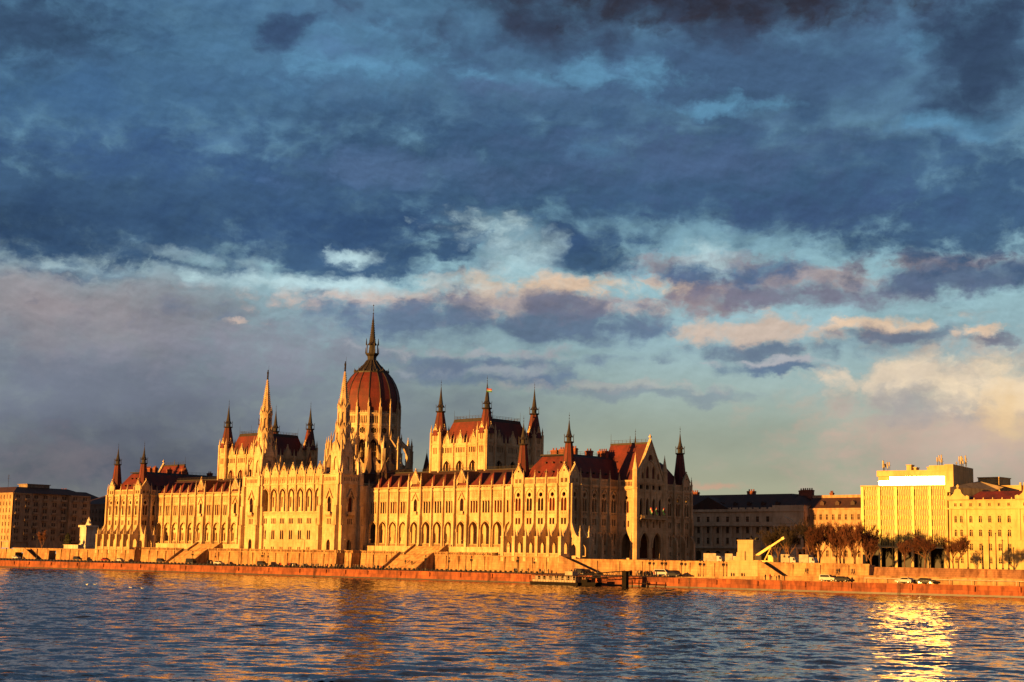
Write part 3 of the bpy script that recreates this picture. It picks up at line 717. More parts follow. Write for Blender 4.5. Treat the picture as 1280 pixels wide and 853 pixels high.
# dome shell, faceted, with ribs
prof = [(10.7, 51.8), (11.1, 53.5), (11.3, 56), (11.15, 59), (10.6, 61.6), (9.6, 64.2), (8.2, 66.6), (6.6, 68.5)]
cap = [(6.6, 68.5), (5.6, 69.5), (4.3, 70.8), (3.0, 72.1), (2.0, 73.6)]
mb = MB(); mb.lathe(prof, 16, DX, DY, ang(0)); mb.mat = 1; mb.lathe(cap, 16, DX, DY, ang(0))
dome = emit(mb, 'dome', ['roof', 'copper'], parl, (DX, DY, 52))
rb = MB()
for (r0, z0), (r1, z1) in zip((prof + cap[1:])[:-1], (prof + cap[1:])[1:]): rb.tube((r0, 0, z0 - 52), (r1, 0, z1 - 52), .22, .22, 6)
rbm = rb.mesh('rib', ['copper'])
for i in range(N): inst('rib', rbm, dome, (DX, DY, 52), ang(i))
mb = MB(); mb.at(DX, DY, 0); mb.lathe([(6.35, 68.0), (6.75, 68.3), (6.75, 68.9), (6.2, 69.)], 16, 0, 0, ang(0))
for i in range(32):
    a = ang(0) + PI * i / 16; r = 6.6; big = i % 2 == 0
    mb.sq(r * math.cos(a), r * math.sin(a), 68.8, 69.7 if big else 69.3, .24 if big else .16, .16); mb.sq(r * math.cos(a), r * math.sin(a), 69.6, 70.7, .1, .03) if big and i % 4 == 0 else None
for i in range(16):
    a = ang(i); mb.sq(4.2 * math.cos(a), 4.2 * math.sin(a), 70.6, 71.4, .13, .05)
emit(mb, 'dome_crown', ['copper'], dome)
mb = MB(); mb.at(DX, DY, 0)
mb.lathe([(2.1, 73.2), (1.8, 74.2), (1.9, 75.2), (2.6, 76.0), (2.7, 76.4), (2.3, 76.5), (1.0, 76.5), (1.0, 79.6), (1.9, 79.8), (1.7, 80.2), (1.25, 80.8), (.85, 84.5), (.45, 88.6), (.12, 92.0)], 8)
for i in range(8):
    a = PI / 8 + i * PI / 4; c, s = math.cos(a), math.sin(a)
    mb.tube((2.3 * c, 2.3 * s, 76.2), (2.2 * c, 2.2 * s, 80.), .2, .17, 5); mb.sq(2.5 * c, 2.5 * s, 79.8, 82.3, .18, .03); mb.tube((2.75 * c, 2.75 * s, 76.3), (2.75 * c, 2.75 * s, 78.6), .12, .04, 4)
    for k in range(10): t = k / 10; r_ = 1.2 * (1 - t) + .25 * t; mb.sq((r_ + .05) * c, (r_ + .05) * s, 81 + 9 * t, 81.3 + 9 * t, .08, .03)
mb.tube((0, 0, 91.5), (0, 0, 96.), .09, .04, 5)
for z, r in ((92.2, .33), (93.6, .22), (95.4, .3)): mb.lathe([(.04, z - r), (r, z), (.04, z + r)], 8)
emit(mb, 'lantern', ['copper'], dome)

# ---- debating chamber blocks
def chamber(hx):
    hy = 32.1; A, C = 11.5, 12.35; mb = MB(); sub = []; wn = []
    for rz, hw, dd in ((0, A - 1.8, C + 1.2), (PI / 2, C - 1.8, A + 1.2), (PI, A - 1.8, C + 1.2), (-PI / 2, C - 1.8, A + 1.2)):
        nb = 3; w = 2 * hw / nb
        for i in range(nb):
            q = (i - 1) * w; o = tw(q, -dd, 0, hx, hy, 0, rz); mb.at(*o, rz)
            hs = [arch(0, 3.4, 26, 32.2, .7)] + [rect(x - .26, x + .26, 34.9, 36.8) for x in (-1.9, -.85, 0, .85, 1.9)]
            mb.prism(rect(-w / 2, w / 2, 21, 38.3), hs, 0, .65); archring(mb, 0, 3.4, 29, 32.2, .3, -.2, 0, .7)
            mb.box(-w / 2, w / 2, -.2, 0, 33.5, 33.8); mb.box(-w / 2, w / 2, -.3, 0, 37.3, 37.6)
            for s in (-.8, .8): mb.box(s - .12, s + .12, .1, .4, 26, 31)
            gable(mb, 2.5, 38.3, 42.0, -.1)
            for x in (-w / 2, -1.7, 1.7): mb.sq(x, .1, 38.3, 39.3, .22); sub.append((tw(x, .1, 38.4, *o, rz), .55, .58))
            mb.box(-w / 2 - .35, -w / 2 + .35, -.5, 0, 21, 38.3)
            wn.append(('lan', 'chamber_window', tw(0, 0, 25.9, *o, rz), rz, (1.8, 1, 1.42))); wn.append(('tri', 'clerestory_window', tw(0, 0, 34.8, *o, rz), rz, (1.28, 1, .5)))
    for sx in (-1, 1):
        for sy in (-1, 1):
            tx, ty = hx + sx * A, hy + sy * C
            for rz in (0, PI / 2, PI, -PI / 2):
                o = tw(0, -2.35, 0, tx, ty, 0, rz); mb.at(*o, rz)
                hs = [rect(x - .22, x + .22, 34.6, 36.9) for x in (-.75, 0, .75)] + [arch(x, .5, 39.2, 41.3, .9, 3) for x in (-.4, .4)]
                mb.prism(rect(-2.35, 2.35, 21, 42.2), hs, 0, .4)
                mb.box(-2.35, 2.35, -.25, 0, 38.0, 38.4); mb.box(-2.35, 2.35, -.15, 0, 33.4, 33.7); mb.box(-2.35, 2.35, -.15, .2, 42.0, 42.3)
                gable(mb, 2.2, 42.2, 44.6, 0, False)
                for s in (-1, 1): mb.box(s * 2.05 - .35, s * 2.05 + .35, -.35, .1, 21, 42.4)
            mb.at(tx, ty, 0)
            mb.box(-1.95, 1.95, -1.95, 1.95, 33, 42)
            for a in (1, 3, 5, 7): sub.append(((tx + 3.1 * math.cos(a * PI / 4), ty + 3.1 * math.sin(a * PI / 4), 42.2), .75, .62))
    mb.at(0, 0, 0)
    body = emit(mb, 'chamber_block', ['stone'], parl, (hx, hy, 21))
    for w, s, h in sub: inst('chamber_pinnacle', WM['pin'], body, w, 0, (s, s, h))
    for kd, nm, w, rz, sc in wn: win(kd, nm, body, w, rz, sc, red=.3)
    for sx in (-1, 1):
        for sy in (-1, 1): needle(body, hx + sx * A, hy + sy * C, 41.2, 2.95, 49.6, 59.4, 'chamber_spire', ('roof', 'copper'))
    mb = MB(); mb.at(hx, hy, 0); a, c = A - .6, C - .2; b, d = 7.6, 9.2
    P = [(-a, -c, 38), (a, -c, 38), (a, c, 38), (-a, c, 38)]
    k = .9; Q = [(-b - .25, -d - .25, 46.1), (b + .25, -d - .25, 46.1), (b + .25, d + .25, 46.1), (-b - .25, d + .25, 46.1)]; T = [(-b, -d, 47.3), (b, -d, 47.3), (b, d, 47.3), (-b, d, 47.3)]
    mb.add(P + Q, [(0, 1, 5, 4), (1, 2, 6, 5), (2, 3, 7, 6), (3, 0, 4, 7)]); mb.mat = 1
    mb.add(Q + T, [(0, 1, 5, 4), (1, 2, 6, 5), (2, 3, 7, 6), (3, 0, 4, 7), (4, 5, 6, 7)])
    for p, q in (((-b, -d), (b, -d)), ((b, -d), (b, d)), ((b, d), (-b, d)), ((-b, d), (-b, -d))): railing(mb, p, q, 47.3, .9, 1.5)
    for x, y in ((-b, -d), (b, -d), (b, d), (-b, d), (0, -d)): mb.tube((x, y, 47.3), (x, y, 50.5), .06, .02, 4)
    emit(mb, 'chamber_roof', ['roof', 'copper'], parl)
    fl = MB(); fx, fy = hx + A, hy - C
    fl.at(fx, fy, 0)
    return body
chamber(-67.2); chamber(-192.8)

# tricolour flags
for nm in ('red', 'white', 'green'):
    M['flag_' + nm] = plain('flag_' + nm, {'red': (.35, .02, .015), 'white': (.34, .31, .28), 'green': (.03, .18, .06)}[nm], rough=.8)
def flag(x, y, z, h, l, where, rz=0., n=3):
    e = empty('flag', (x, y, z), where, 'flag'); mb = MB(); mb.tube((0, 0, 0), (0, 0, h), .06, .04, 5); local(mb, 'pole', 'iron', e)
    mb = MB(); 
    for k in range(3):
        mb.mat = k; z0 = h - .2 - (k + 1) * l * .2
        for i in range(6):
            a, b = i * l / 6, (i + 1) * l / 6; f = lambda t: .15 * math.sin(t * 3.); g = lambda t: -.12 * t
            mb.add([(a, f(a), z0 + g(a)), (b, f(b), z0 + g(b)), (b, f(b), z0 + l * .2 + g(b)), (a, f(a), z0 + l * .2 + g(a)), (a, f(a) + .04, z0 + g(a)), (b, f(b) + .04, z0 + g(b)), (b, f(b) + .04, z0 + l * .2 + g(b)), (a, f(a) + .04, z0 + l * .2 + g(a))], [(0, 1, 2, 3), (4, 7, 6, 5), (0, 4, 5, 1), (3, 2, 6, 7), (1, 5, 6, 2), (0, 3, 7, 4)])
    local(mb, 'cloth', ['flag_red', 'flag_white', 'flag_green'], e); e.rotation_euler[2] = rz; return e
flag(-67.2 + 12.9, 32.1 - 14.2, 44, 13.0, 2.0, 'red, white and green flag flying beside the needle spire of the right chamber tower', .5)
flag(-192.8 + 12.9, 32.1 - 14.2, 44, 13.0, 2.0, 'red, white and green flag flying just right of the left white bell tower tip', .5)
for k, (yy, t) in enumerate(((28.6, 'left'), (31.6, 'middle'), (35.4, 'right'))):
    f = flag(8.5, yy, 12.6, 3.6, 2.0, 'small tricolour flag leaning out from the end balcony, %s one of three' % t, -.4); f.rotation_euler[1] = .6
# ================================================================ river, quay, terraces
ZW, ZQ = -9.05, -6.35
QL = [(-2500, -420), (-900, -150), (-290, -50), (-200, -38), (-120, -30), (-60, -26), (0, -22), (35, -18), (76, -14), (110, -10), (140, -3), (300, 32), (900, 200), (2500, 700)]
def quay_y(x):
    for (a, b), (c, d) in zip(QL[:-1], QL[1:]):
        if a <= x <= c: return b + (d - b) * (x - a) / (c - a)
    return QL[-1][1]
# water with wind ripples
m, nt_, b = new_mat('river_water')
g_ = nt_.nodes.new('ShaderNodeNewGeometry').outputs['Position']
b.inputs['Base Color'].default_value = (.022, .019, .014, 1); b.inputs['Roughness'].default_value = .07; b.inputs['IOR'].default_value = 1.333
rotm = nt_.nodes.new('ShaderNodeMapping'); rotm.inputs['Rotation'].default_value = (0, 0, -.75); nt_.links.new(g_, rotm.inputs[0])
def wn(sc, det, st, ro=.6):
    mp = nt_.nodes.new('ShaderNodeMapping'); mp.inputs['Scale'].default_value = st; nt_.links.new(rotm.outputs[0], mp.inputs[0])
    n = nt_.nodes.new('ShaderNodeTexNoise'); n.inputs['Scale'].default_value = sc; n.inputs['Detail'].default_value = det; n.inputs['Roughness'].default_value = ro; n.inputs['Distortion'].default_value = .4
    nt_.links.new(mp.outputs[0], n.inputs['Vector']); return n.outputs[0]
def wcol(sc, det, st, off, ro=.6):
    mp = nt_.nodes.new('ShaderNodeMapping'); mp.inputs['Scale'].default_value = st; mp.inputs['Location'].default_value = off; nt_.links.new(rotm.outputs[0], mp.inputs[0])
    n = nt_.nodes.new('ShaderNodeTexNoise'); n.inputs['Scale'].default_value = sc; n.inputs['Detail'].default_value = det; n.inputs['Roughness'].default_value = ro; n.inputs['Distortion'].default_value = .3
    nt_.links.new(mp.outputs[0], n.inputs['Vector'])
    v = nt_.nodes.new('ShaderNodeVectorMath'); v.operation = 'SUBTRACT'; nt_.links.new(n.outputs[1], v.inputs[0]); v.inputs[1].default_value = (.5, .5, .5); return v.outputs[0]
def vop(op, a_, b_):
    v = nt_.nodes.new('ShaderNodeVectorMath'); v.operation = op
    for i, q in enumerate((a_, b_)):
        if isinstance(q, tuple): v.inputs[i].default_value = q
        else: nt_.links.new(q, v.inputs[i])
    return v.outputs[0]
# fine ripples riding on the modelled waves
chop = vop('MULTIPLY', wcol(2.2, 3, (.7, 1., 1), (0, 0, 0)), (WAVE, WAVE * 1.1, 0))
lane = ramp(nt_, wn(.014, 3, (.5, 1, 1)), [(.3, .5), (.7, 1.3)])
gN = nt_.nodes.new('ShaderNodeNewGeometry').outputs['Normal']
nrm = nt_.nodes.new('ShaderNodeVectorMath'); nrm.operation = 'NORMALIZE'; nt_.links.new(vop('ADD', vop('MULTIPLY', chop, lane), gN), nrm.inputs[0]); nt_.links.new(nrm.outputs[0], b.inputs['Normal'])
M['water'] = m
import numpy as np
def wave_tile(n, size, seed, lmin, lmax, slope, wind):
    rs = np.random.RandomState(seed); k = 2 * np.pi * np.fft.fftfreq(n, size / n); kx, ky = np.meshgrid(k, k, indexing='ij'); kk = np.hypot(kx, ky); kk[0, 0] = 1
    c_ = np.abs(np.cos(np.arctan2(ky, kx) - wind)); amp = kk ** -2.6 * (.25 + .75 * c_ ** 2) * (kk > 2 * np.pi / lmax) * (kk < 2 * np.pi / lmin)
    h = np.fft.ifft2(amp * (rs.normal(size=(n, n)) + 1j * rs.normal(size=(n, n)))).real
    g0, g1 = np.gradient(h, size / n); return h * slope / np.sqrt((g0 ** 2 + g1 ** 2).mean())
T1 = wave_tile(512, 170., 4, 1.0, 5.5, SLOPE, 2.3); T2 = wave_tile(512, 123., 8, 1.0, 4., SLOPE * .8, 2.0)
def samp(T, size, x, y):
    n = T.shape[0]; u = (x / size * n) % n; v = (y / size * n) % n; i = u.astype(int) % n; j = v.astype(int) % n; fu = u - np.floor(u); fv = v - np.floor(v); i2 = (i + 1) % n; j2 = (j + 1) % n
    return T[i, j] * (1 - fu) * (1 - fv) + T[i2, j] * fu * (1 - fv) + T[i, j2] * (1 - fu) * fv + T[i2, j2] * fu * fv
V_, F_ = [np.array([(-6000, -3000, ZW - .45), (6000, -3000, ZW - .45), (6000, 1500, ZW - .45), (-6000, 1500, ZW - .45)], float)], [np.array([[0, 1, 2, 3]])]; off = 4
qx = np.array([a_ for a_, b_ in QL], float); qy = np.array([b_ for a_, b_ in QL], float)
for d0, d1, st in ((0, 90, .5), (90, 330, .4), (330, 720, .8)):      # three rings of finer and coarser water round the near bank
    gx = np.arange(-420, 420, st) if d0 > 200 else np.arange(CAM[4] - 340, CAM[4] + 120, st); gy = np.arange(-420, 60, st)
    if d0 == 0: gx = np.arange(CAM[4] - 100, CAM[4] + 100, st); gy = np.arange(CAM[5] - 10, CAM[5] + 100, st)
    X_, Y_ = np.meshgrid(gx, gy, indexing='ij'); xc, yc = X_[:-1, :-1] + st / 2, Y_[:-1, :-1] + st / 2; dd = np.hypot(xc - CAM[4], yc - CAM[5]); az_ = np.degrees(np.arctan2(-(xc - CAM[4]), yc - CAM[5]))
    ok = (dd >= d0) & (dd < d1) & (az_ > 12) & (az_ < 76) & (yc < np.interp(xc, qx, qy) + .6) & (yc > CAM[5] + 6)
    Z_ = ZW + samp(T1, 170., X_, Y_) + samp(T2, 123., X_ * .87 + Y_ * .5, Y_ * .87 - X_ * .5)
    m_, n_ = X_.shape; I = np.arange(m_ * n_).reshape(m_, n_); q = np.stack([I[:-1, :-1][ok], I[1:, :-1][ok], I[1:, 1:][ok], I[:-1, 1:][ok]], 1)
    used_, inv_ = np.unique(q, return_inverse=True); V_.append(np.stack([X_.ravel()[used_], Y_.ravel()[used_], Z_.ravel()[used_]], 1)); F_.append(inv_.reshape(-1, 4) + off); off += len(used_)
V_ = np.concatenate(V_); F_ = np.concatenate(F_); V_[:, 2] -= ZW
me = bpy.data.meshes.new('water'); me.vertices.add(len(V_)); me.vertices.foreach_set('co', V_.astype(np.float32).ravel()); me.loops.add(F_.size); me.loops.foreach_set('vertex_index', F_.astype(np.int32).ravel())
me.polygons.add(len(F_)); me.polygons.foreach_set('loop_start', (np.arange(len(F_)) * 4).astype(np.int32)); me.polygons.foreach_set('loop_total', np.full(len(F_), 4, np.int32)); me.update(calc_edges=True); me.polygons.foreach_set('use_smooth', np.ones(len(F_), bool)); me.materials.append(M['water'])
struct(link(bpy.data.objects.new('water', me), None, (0, 0, ZW)))
mb = MB(); GW = [(-6000, -1.0), (106, -1.0), (150, 12), (300, 46), (900, 215), (6000, 1800)]
mb.add([(x, y, -2.3) for x, y in GW] + [(6000, 12000, -2.3), (-6000, 12000, -2.3)], [tuple(range(8))]); struct(emit(mb, 'ground', 'pave', None, (0, 0, -2.3)))
# quay: road sheet, edge coping and masonry face
mb = MB(); n = len(QL)
for (a, y0), (c, y1) in zip(QL[:-1], QL[1:]):
    mb.quad((a, y0, ZQ), (c, y1, ZQ), (c, max(y1 + 30, 8), -5.75), (a, max(y0 + 30, 8), -5.75))
struct(emit(mb, 'quay_road', 'asphalt', None, (0, 0, ZQ)))
mb = MB()
for (a, y0), (c, y1) in zip(QL[:-1], QL[1:]):
    mb.quad((a, y0 - .5, ZW - 1), (c, y1 - .5, ZW - 1), (c, y1, ZQ + .02), (a, y0, ZQ + .02)); mb.mat = 1
    mb.quad((a, y0 - .56, ZW - 1), (c, y1 - .56, ZW - 1), (c, y1 - .44, ZW + .5), (a, y0 - .44, ZW + .5)); mb.mat = 0
    d = Vector((c - a, y1 - y0, 0)).normalized(); p = Vector((-d.y, d.x, 0))
    q = [(a, y0), (c, y1)]; o = -p * .18; i = p * .75
    mb.add([(a + o.x, y0 + o.y, ZQ - .32), (c + o.x, y1 + o.y, ZQ - .32), (c + o.x, y1 + o.y, ZQ + .12), (a + o.x, y0 + o.y, ZQ + .12), (a + i.x, y0 + i.y, ZQ + .12), (c + i.x, y1 + i.y, ZQ + .12), (c + i.x, y1 + i.y, ZQ - .3), (a + i.x, y0 + i.y, ZQ - .3)], [(0, 1, 2, 3), (3, 2, 5, 4), (4, 5, 6, 7)])
x = -330.
while x < 175:      # buttress strips and rings that break up the masonry
    y = quay_y(x); w_ = R(.25, .5); mb.box(x, x + w_, y - .5, y + .2, ZW + 1.2, ZQ - .1); x += R(9, 16)
M['weed'] = plain('wet_stone', (.05, .03, .018), (.02, .014, .01), .5)
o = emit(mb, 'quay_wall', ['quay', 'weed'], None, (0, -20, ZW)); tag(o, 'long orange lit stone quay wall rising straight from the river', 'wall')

lm = MB()
for s_ in (-.25, .25): lm.tube((s_, -.12, -2.6), (s_, -.0, .9), .05, n=4)
for k in range(11): lm.tube((-.25, -.1, -2.5 + k * .3), (.25, -.1, -2.5 + k * .3), .035, n=4)
lmm = lm.mesh('quay_ladder', ['iron'])
for k, x in enumerate((-250, -214, -170, -128, -88, -50, -12, 58, 86, 118)):
    o = bpy.data.objects.new('quay_ladder', lmm); link(o, None, (x, quay_y(x) - .55, ZQ)); tag(o, 'thin iron ladder fixed down the face of the quay wall', 'ladder', 'iron ladders on the quay wall')
# terrace wall with balustrade under the palace
def balustrade(mb, p, q, z0, z1):
    p = Vector(p); q = Vector(q); L_ = (q - p).length; ang_ = math.atan2(q.y - p.y, q.x - p.x); T0 = mb.T; mb.at(p.x, p.y, 0, ang_)
    mb.box(0, L_, -.2, .2, z0, z0 + .22); mb.box(0, L_, -.22, .22, z1 - .2, z1)
    n = int(L_ / .75)
    for i in range(n):
        c_ = (i + .5) * L_ / n
        if i % 8 == 0: mb.box(c_ - .32, c_ + .32, -.26, .26, z0, z1 + .12)
        else: mb.box(c_ - .17, c_ + .17, -.12, .12, z0 + .2, z1 - .2)
    mb.T = T0
tw_ = MB(); ST = [(-75.2, -58.5), (-201.5, -184.8)]
front = [(-264.9, -4.5), (-231.0, -4.5), (-231.0, -1.5), (-201.5, -1.5), None, (-184.8, -1.5), (-164.5, -1.5), (-164.5, -5.5), (-160.5, -5.5), (-160.5, -9.), (-99.5, -9.), (-99.5, -5.5), (-95.5, -5.5), (-95.5, -1.5), (-75.2, -1.5), None, (-58.5, -1.5), (-28.9, -1.5), (-28.9, -4.5), (.6, -4.5)]
prev = None
for p in front:
    if p is not None and prev is not None:
        (a, y0), (c, y1) = prev, p
        tw_.quad((a, y0 - (.35 if y0 == y1 else 0), -6.4), (c, y1 - (.35 if y0 == y1 else 0), -6.4), (c, y1, -1.), (a, y0, -1.))
        if y0 == y1:
            tw_.box(a - .02, c + .02, y0 - .18, y0 + .3, -1.25, -.95)
            n = int((c - a) / 7)
            for i in range(1, n + 1) if n else []: tw_.box(a + i * (c - a) / (n + 1) - .35, a + i * (c - a) / (n + 1) + .35, y0 - .5, y0 + .1, -6.4, -1.2)
        if not ((a >= -28.95 and y0 == y1 == -4.5) or (a <= -231 and y0 == y1 == -4.5)):
            balustrade(tw_, (a, y0, 0), (c, y1, 0), -1., .05)
        else: tw_.box(a, c, y0 - .05, y0 + .3, -1.1, -.94)
    prev = p
tw_.add([(-264.9, -4.49, -1.0), (-231, -4.49, -1.), (-231, 8, -1.), (-264.9, 8, -1.)], [(0, 1, 2, 3)])
tw_.quad((-231, -1.49, -1.0), (-160.5, -1.49, -1.0), (-160.5, 9, -1.), (-231, 9, -1.)); tw_.quad((-164.5, -5.49, -1.004), (-95.5, -5.49, -1.004), (-95.5, 9, -1.004), (-164.5, 9, -1.004)); tw_.quad((-160.5, -8.99, -1.008), (-99.5, -8.99, -1.008), (-99.5, 0, -1.008), (-160.5, 0, -1.008))
tw_.quad((-95.5, -1.49, -1.), (-28.9, -1.49, -1.), (-28.9, 9, -1.), (-95.5, 9, -1.)); tw_.quad((-28.9, -4.49, -1.003), (.6, -4.49, -1.003), (.6, 1, -1.003), (-28.9, 1, -1.003))
tw_.quad((.6, -4.85, -6.4), (.6, 3, -6.4), (.6, 3, -1), (.6, -4.5, -1))
o = emit(tw_, 'terrace_wall', 'plinth', None, (-130, -4, -6.4)); tag(o, 'pale stone terrace wall with balustrade carrying the palace above the quay road', 'wall')
for k, (a, c) in enumerate(ST):
    e = empty('grand_staircase', ((a + c) / 2, -5, -6.3), 'broad stone staircase rising from the quay to the terrace, in front of the %s wing' % ('right' if k == 0 else 'left'), 'staircase', 'staircases from the quay to the terrace')
    mb = MB(); n = 22; rise = 5.2 / n
    for i in range(n): mb.box(a, c, -9.3 + i * 7.8 / n, -1.45, -6.3 + i * rise - .02, -6.3 + (i + 1) * rise)
    emit(mb, 'lower_flight', 'plinth', e)
    for s, xx in ((0, a), (1, c)):
        mb = MB(); mb.prism([(-9.9, -6.4), (-1.4, -6.4), (-1.4, -.2), (-2.2, -.2), (-9.9, -5.5)], [], xx - .3, xx + .3, 'yz'); emit(mb, 'cheek_wall', 'plinth', e)
    mb = MB(); n = 14
    for i in range(n): mb.box(a + .6, c - .6, .6 + i * .33, 5.25, -1. + i * .203 - .02, -1 + (i + 1) * .203)
    for xx in (a + .3, c - .3): mb.prism([(.4, -1), (5.2, -1), (5.2, 2.6), (4.8, 2.6), (.4, -.1)], [], xx - .25, xx + .25, 'yz')
    emit(mb, 'upper_flight', 'plinth', e)
# embankment wall right of the palace, with its stairs
mb = MB(); 
mb.add([(.6, -4.35, -6.4), (107, -4.35, -6.4), (107, -4, -1.7), (.6, -4, -1.7), (107, -.9, -1.7), (.6, -.9, -1.7), (107, -.9, -6.4)], [(0, 1, 2, 3), (3, 2, 4, 5), (1, 6, 4, 2)])
mb.box(.6, 107.2, -4.2, -3.5, -1.85, -1.45)
for i in range(12): mb.box(6 + i * 8.6, 6.5 + i * 8.6, -4.45, -4, -6.4, -1.9)
o = emit(mb, 'embankment_wall', 'plinth', None, (50, -4, -6.4)); tag(o, 'pale yellow stone embankment wall between the palace and the modern office block', 'wall')
def side_stair(x, dx, y, z0, z1, label):
    e = empty('side_staircase', (x + dx / 2, y - 1.2, z1), label, 'staircase', 'narrow stairs down the embankment wall'); mb = MB(); n = 16
    for i in range(n): mb.box(x + i * dx / n, x + (i + 1) * dx / n, y - 2.4, y, z1 - .1, z0 - (i + .5) * (z0 - z1) / n)
    emit(mb, 'steps', 'asphalt', e)
    mb = MB(); mb.prism([(x - .5, z1), (x + dx, z1), (x + dx, z1 + .5), (x, z0 + .5), (x - .5, z0 + .5)], [], y - 2.75, y - 2.4); emit(mb, 'parapet', 'plinth', e)
side_stair(2.5, 14.5, -4.4, -1.0, -5.9, 'narrow dark staircase descending the wall beside the right palace corner')
side_stair(75., 8, -4.4, -1.5, -5.9, 'narrow dark staircase descending the wall beside the pale crane tower')
side_stair(-314, 10, -4.4, -1.5, -5.9, 'narrow dark staircase descending the wall at the far left')
mb = MB(); mb.add([(45, -9.9, -6.3), (260, 24, -6.3), (260, 24, -4.3), (72, -8.2, -4.3), (50, -9.6, -5.9)], [(0, 1, 2, 3, 4)]); mb.add([(45, -9.9, -6.3), (50, -9.6, -5.9), (72, -8.2, -4.3), (260, 24, -4.3), (260, 26, -4.3), (105, -2, -4.3), (72, -4.5, -4.3), (50, -4.5, -5.9)], [tuple(range(8))])
# re-lay as a straight low wall
mb = MB(); LW = [(48, -9.2), (107, -7.6), (150, 4), (300, 38)]
for i, ((a, y0), (c, y1)) in enumerate(zip(LW[:-1], LW[1:])):
    za, zc = (-6.1 if i == 0 else -4.4), -4.4
    mb.quad((a, y0, -6.5), (c, y1, -6.5), (c, y1, zc), (a, y0, za)); mb.quad((a, y0, za), (c, y1, zc), (c, y1 + 6, zc), (a, y0 + 6, za))
o = emit(mb, 'low_wall', 'plinth', None, (100, -7, -6.5)); tag(o, 'low stone wall along the quay road on the right, carrying a ramp', 'wall')
mb = MB(); RW = [(106.5, -2.6), (150, 10.5), (300, 44), (700, 160)]
for (a, y0), (c, y1) in zip(RW[:-1], RW[1:]): 
    mb.quad((a, y0, -5.5), (c, y1, -5.5), (c, y1 + .6, -2.2), (a, y0 + .6, -2.2)); mb.quad((a, y0 + .6, -2.2), (c, y1 + .6, -2.2), (c, y1 + 3, -2.2), (a, y0 + 3, -2.2))
o = emit(mb, 'rubble_wall', 'rubble', None, (150, 5, -5.5)); tag(o, 'rough reddish rubble retaining wall below the right hand buildings', 'wall')
e = empty('guard_rail', (120, -6, -5.8), 'pale steel guard rail running along the quay road at the far right', 'guard rail'); mb = MB(); po = MB()
P = [(108, -8.4), (150, 2.6), (220, 18.5)]
M['rail'] = plain('pale_steel', (.62, .5, .36), rough=.4, metal=.2)
for (a, y0), (c, y1) in zip(P[:-1], P[1:]):
    mb.tube((a, y0, -5.05), (c, y1, -5.05), .13, n=6)
    for k in range(8): t = k / 8; po.tube((a + (c - a) * t, y0 + (y1 - y0) * t, -6.2), (a + (c - a) * t, y0 + (y1 - y0) * t, -5.05), .09, n=5)
emit(mb, 'rail', 'rail', e); emit(po, 'posts', 'rail', e)
# left embankment
mb = MB()
def lw(a, c, z1=-1.3, z0=-6.4): 
    mb.add([(a, -4.3, z0), (c, -4.3, z0), (c, -4, z1), (a, -4, z1), (c, -.9, z1), (a, -.9, z1), (c, -.9, z0), (a, -.9, z0)], [(0, 1, 2, 3), (3, 2, 4, 5), (1, 6, 4, 2), (7, 0, 3, 5)])
lw(-297.2 + 5, -264.9, -1.0); lw(-320, -298.2, -1.3); mb.add([(-298.2, -4.1, -1.9), (-292.2, -4.1, -1.9), (-292.2, -4.1, -1.2), (-298.2, -4.1, -1.2)], [(0, 1, 2, 3)])
lw(-700, -327, -1.5); mb.box(-327, -320, -4.2, -1, -3.0, -1.4); mb.box(-329, -262, -4.35, -3.9, -1.35, -1.0)
for x in (-288, -281, -274, -267, -308, -335): mb.box(x - .3, x + .3, -4.5, -4, -6.4, -1.2)
o = emit(mb, 'retaining_wall', 'plinth', None, (-300, -4, -6.4)); tag(o, 'orange stone retaining wall with a dark gateway, left of the palace', 'wall')

# ================================================================ neighbouring buildings
M['sand'] = stone('sandstone_render', (.58, .36, .19), (.40, .24, .13), course=2., joint=.85, blotch=.6, bump=.2)
M['cream'] = stone('cream_render', (.66, .48, .20), (.50, .34, .13), course=3., joint=.9, blotch=.4, bump=.15)
M['ministry'] = stone('pale_ministry_stone', (.80, .58, .36), (.62, .43, .26), course=1.5, joint=.85, blotch=.4, bump=.2)
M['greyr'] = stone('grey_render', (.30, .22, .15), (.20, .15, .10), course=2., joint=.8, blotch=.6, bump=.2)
M['darkglass'] = plain('window_pane', (.022, .014, .010), rough=.35, spec=.06)
M['gold'] = plain('anodised_fin', (.62, .50, .16), (.46, .36, .10), .55, .12, sc=1.)
M['mirror'] = plain('sun_mirror_glass', (.75, .62, .40), (.55, .45, .3), MIRR, .85, sc=.3)
M['officeglass'] = plain('office_glass', (.16, .085, .03), (.06, .03, .012), .36, .3, sc=.9)
M['slab'] = plain('roof_slab', (.5, .38, .2), rough=.8)
def shared_window(w, h, frame='cream', cross=True, dep=.25, sill=True):
    mb = MB(); mb.box(-w / 2, w / 2, dep - .05, dep, 0, h); mb.mat = 1
    if cross: mb.box(-.06, .06, dep - .12, dep - .05, 0, h); mb.box(-w / 2, w / 2, dep - .12, dep - .05, h * .62, h * .62 + .1)
    if sill: mb.box(-w / 2 - .15, w / 2 + .15, -.2, .02, -.2, 0)
    return mb.mesh('window', ['darkglass', frame])
def punched(mb, w, z0, z1, holes, dep=.35): mb.prism(rect(0, w, z0, z1), holes, 0, dep)

# -- left apartment block
ap = empty('apartment_block', (-372, 32, -2.3), 'seven storey apartment block at the far left, its left front lit orange', 'building')
AX, AY0, AY1 = -360., 11.6, 53.; mb = MB(); wins_ = []; H7 = [1.9 + k * 3.25 for k in range(7)]
wm = shared_window(.95, 1.9, 'sand')
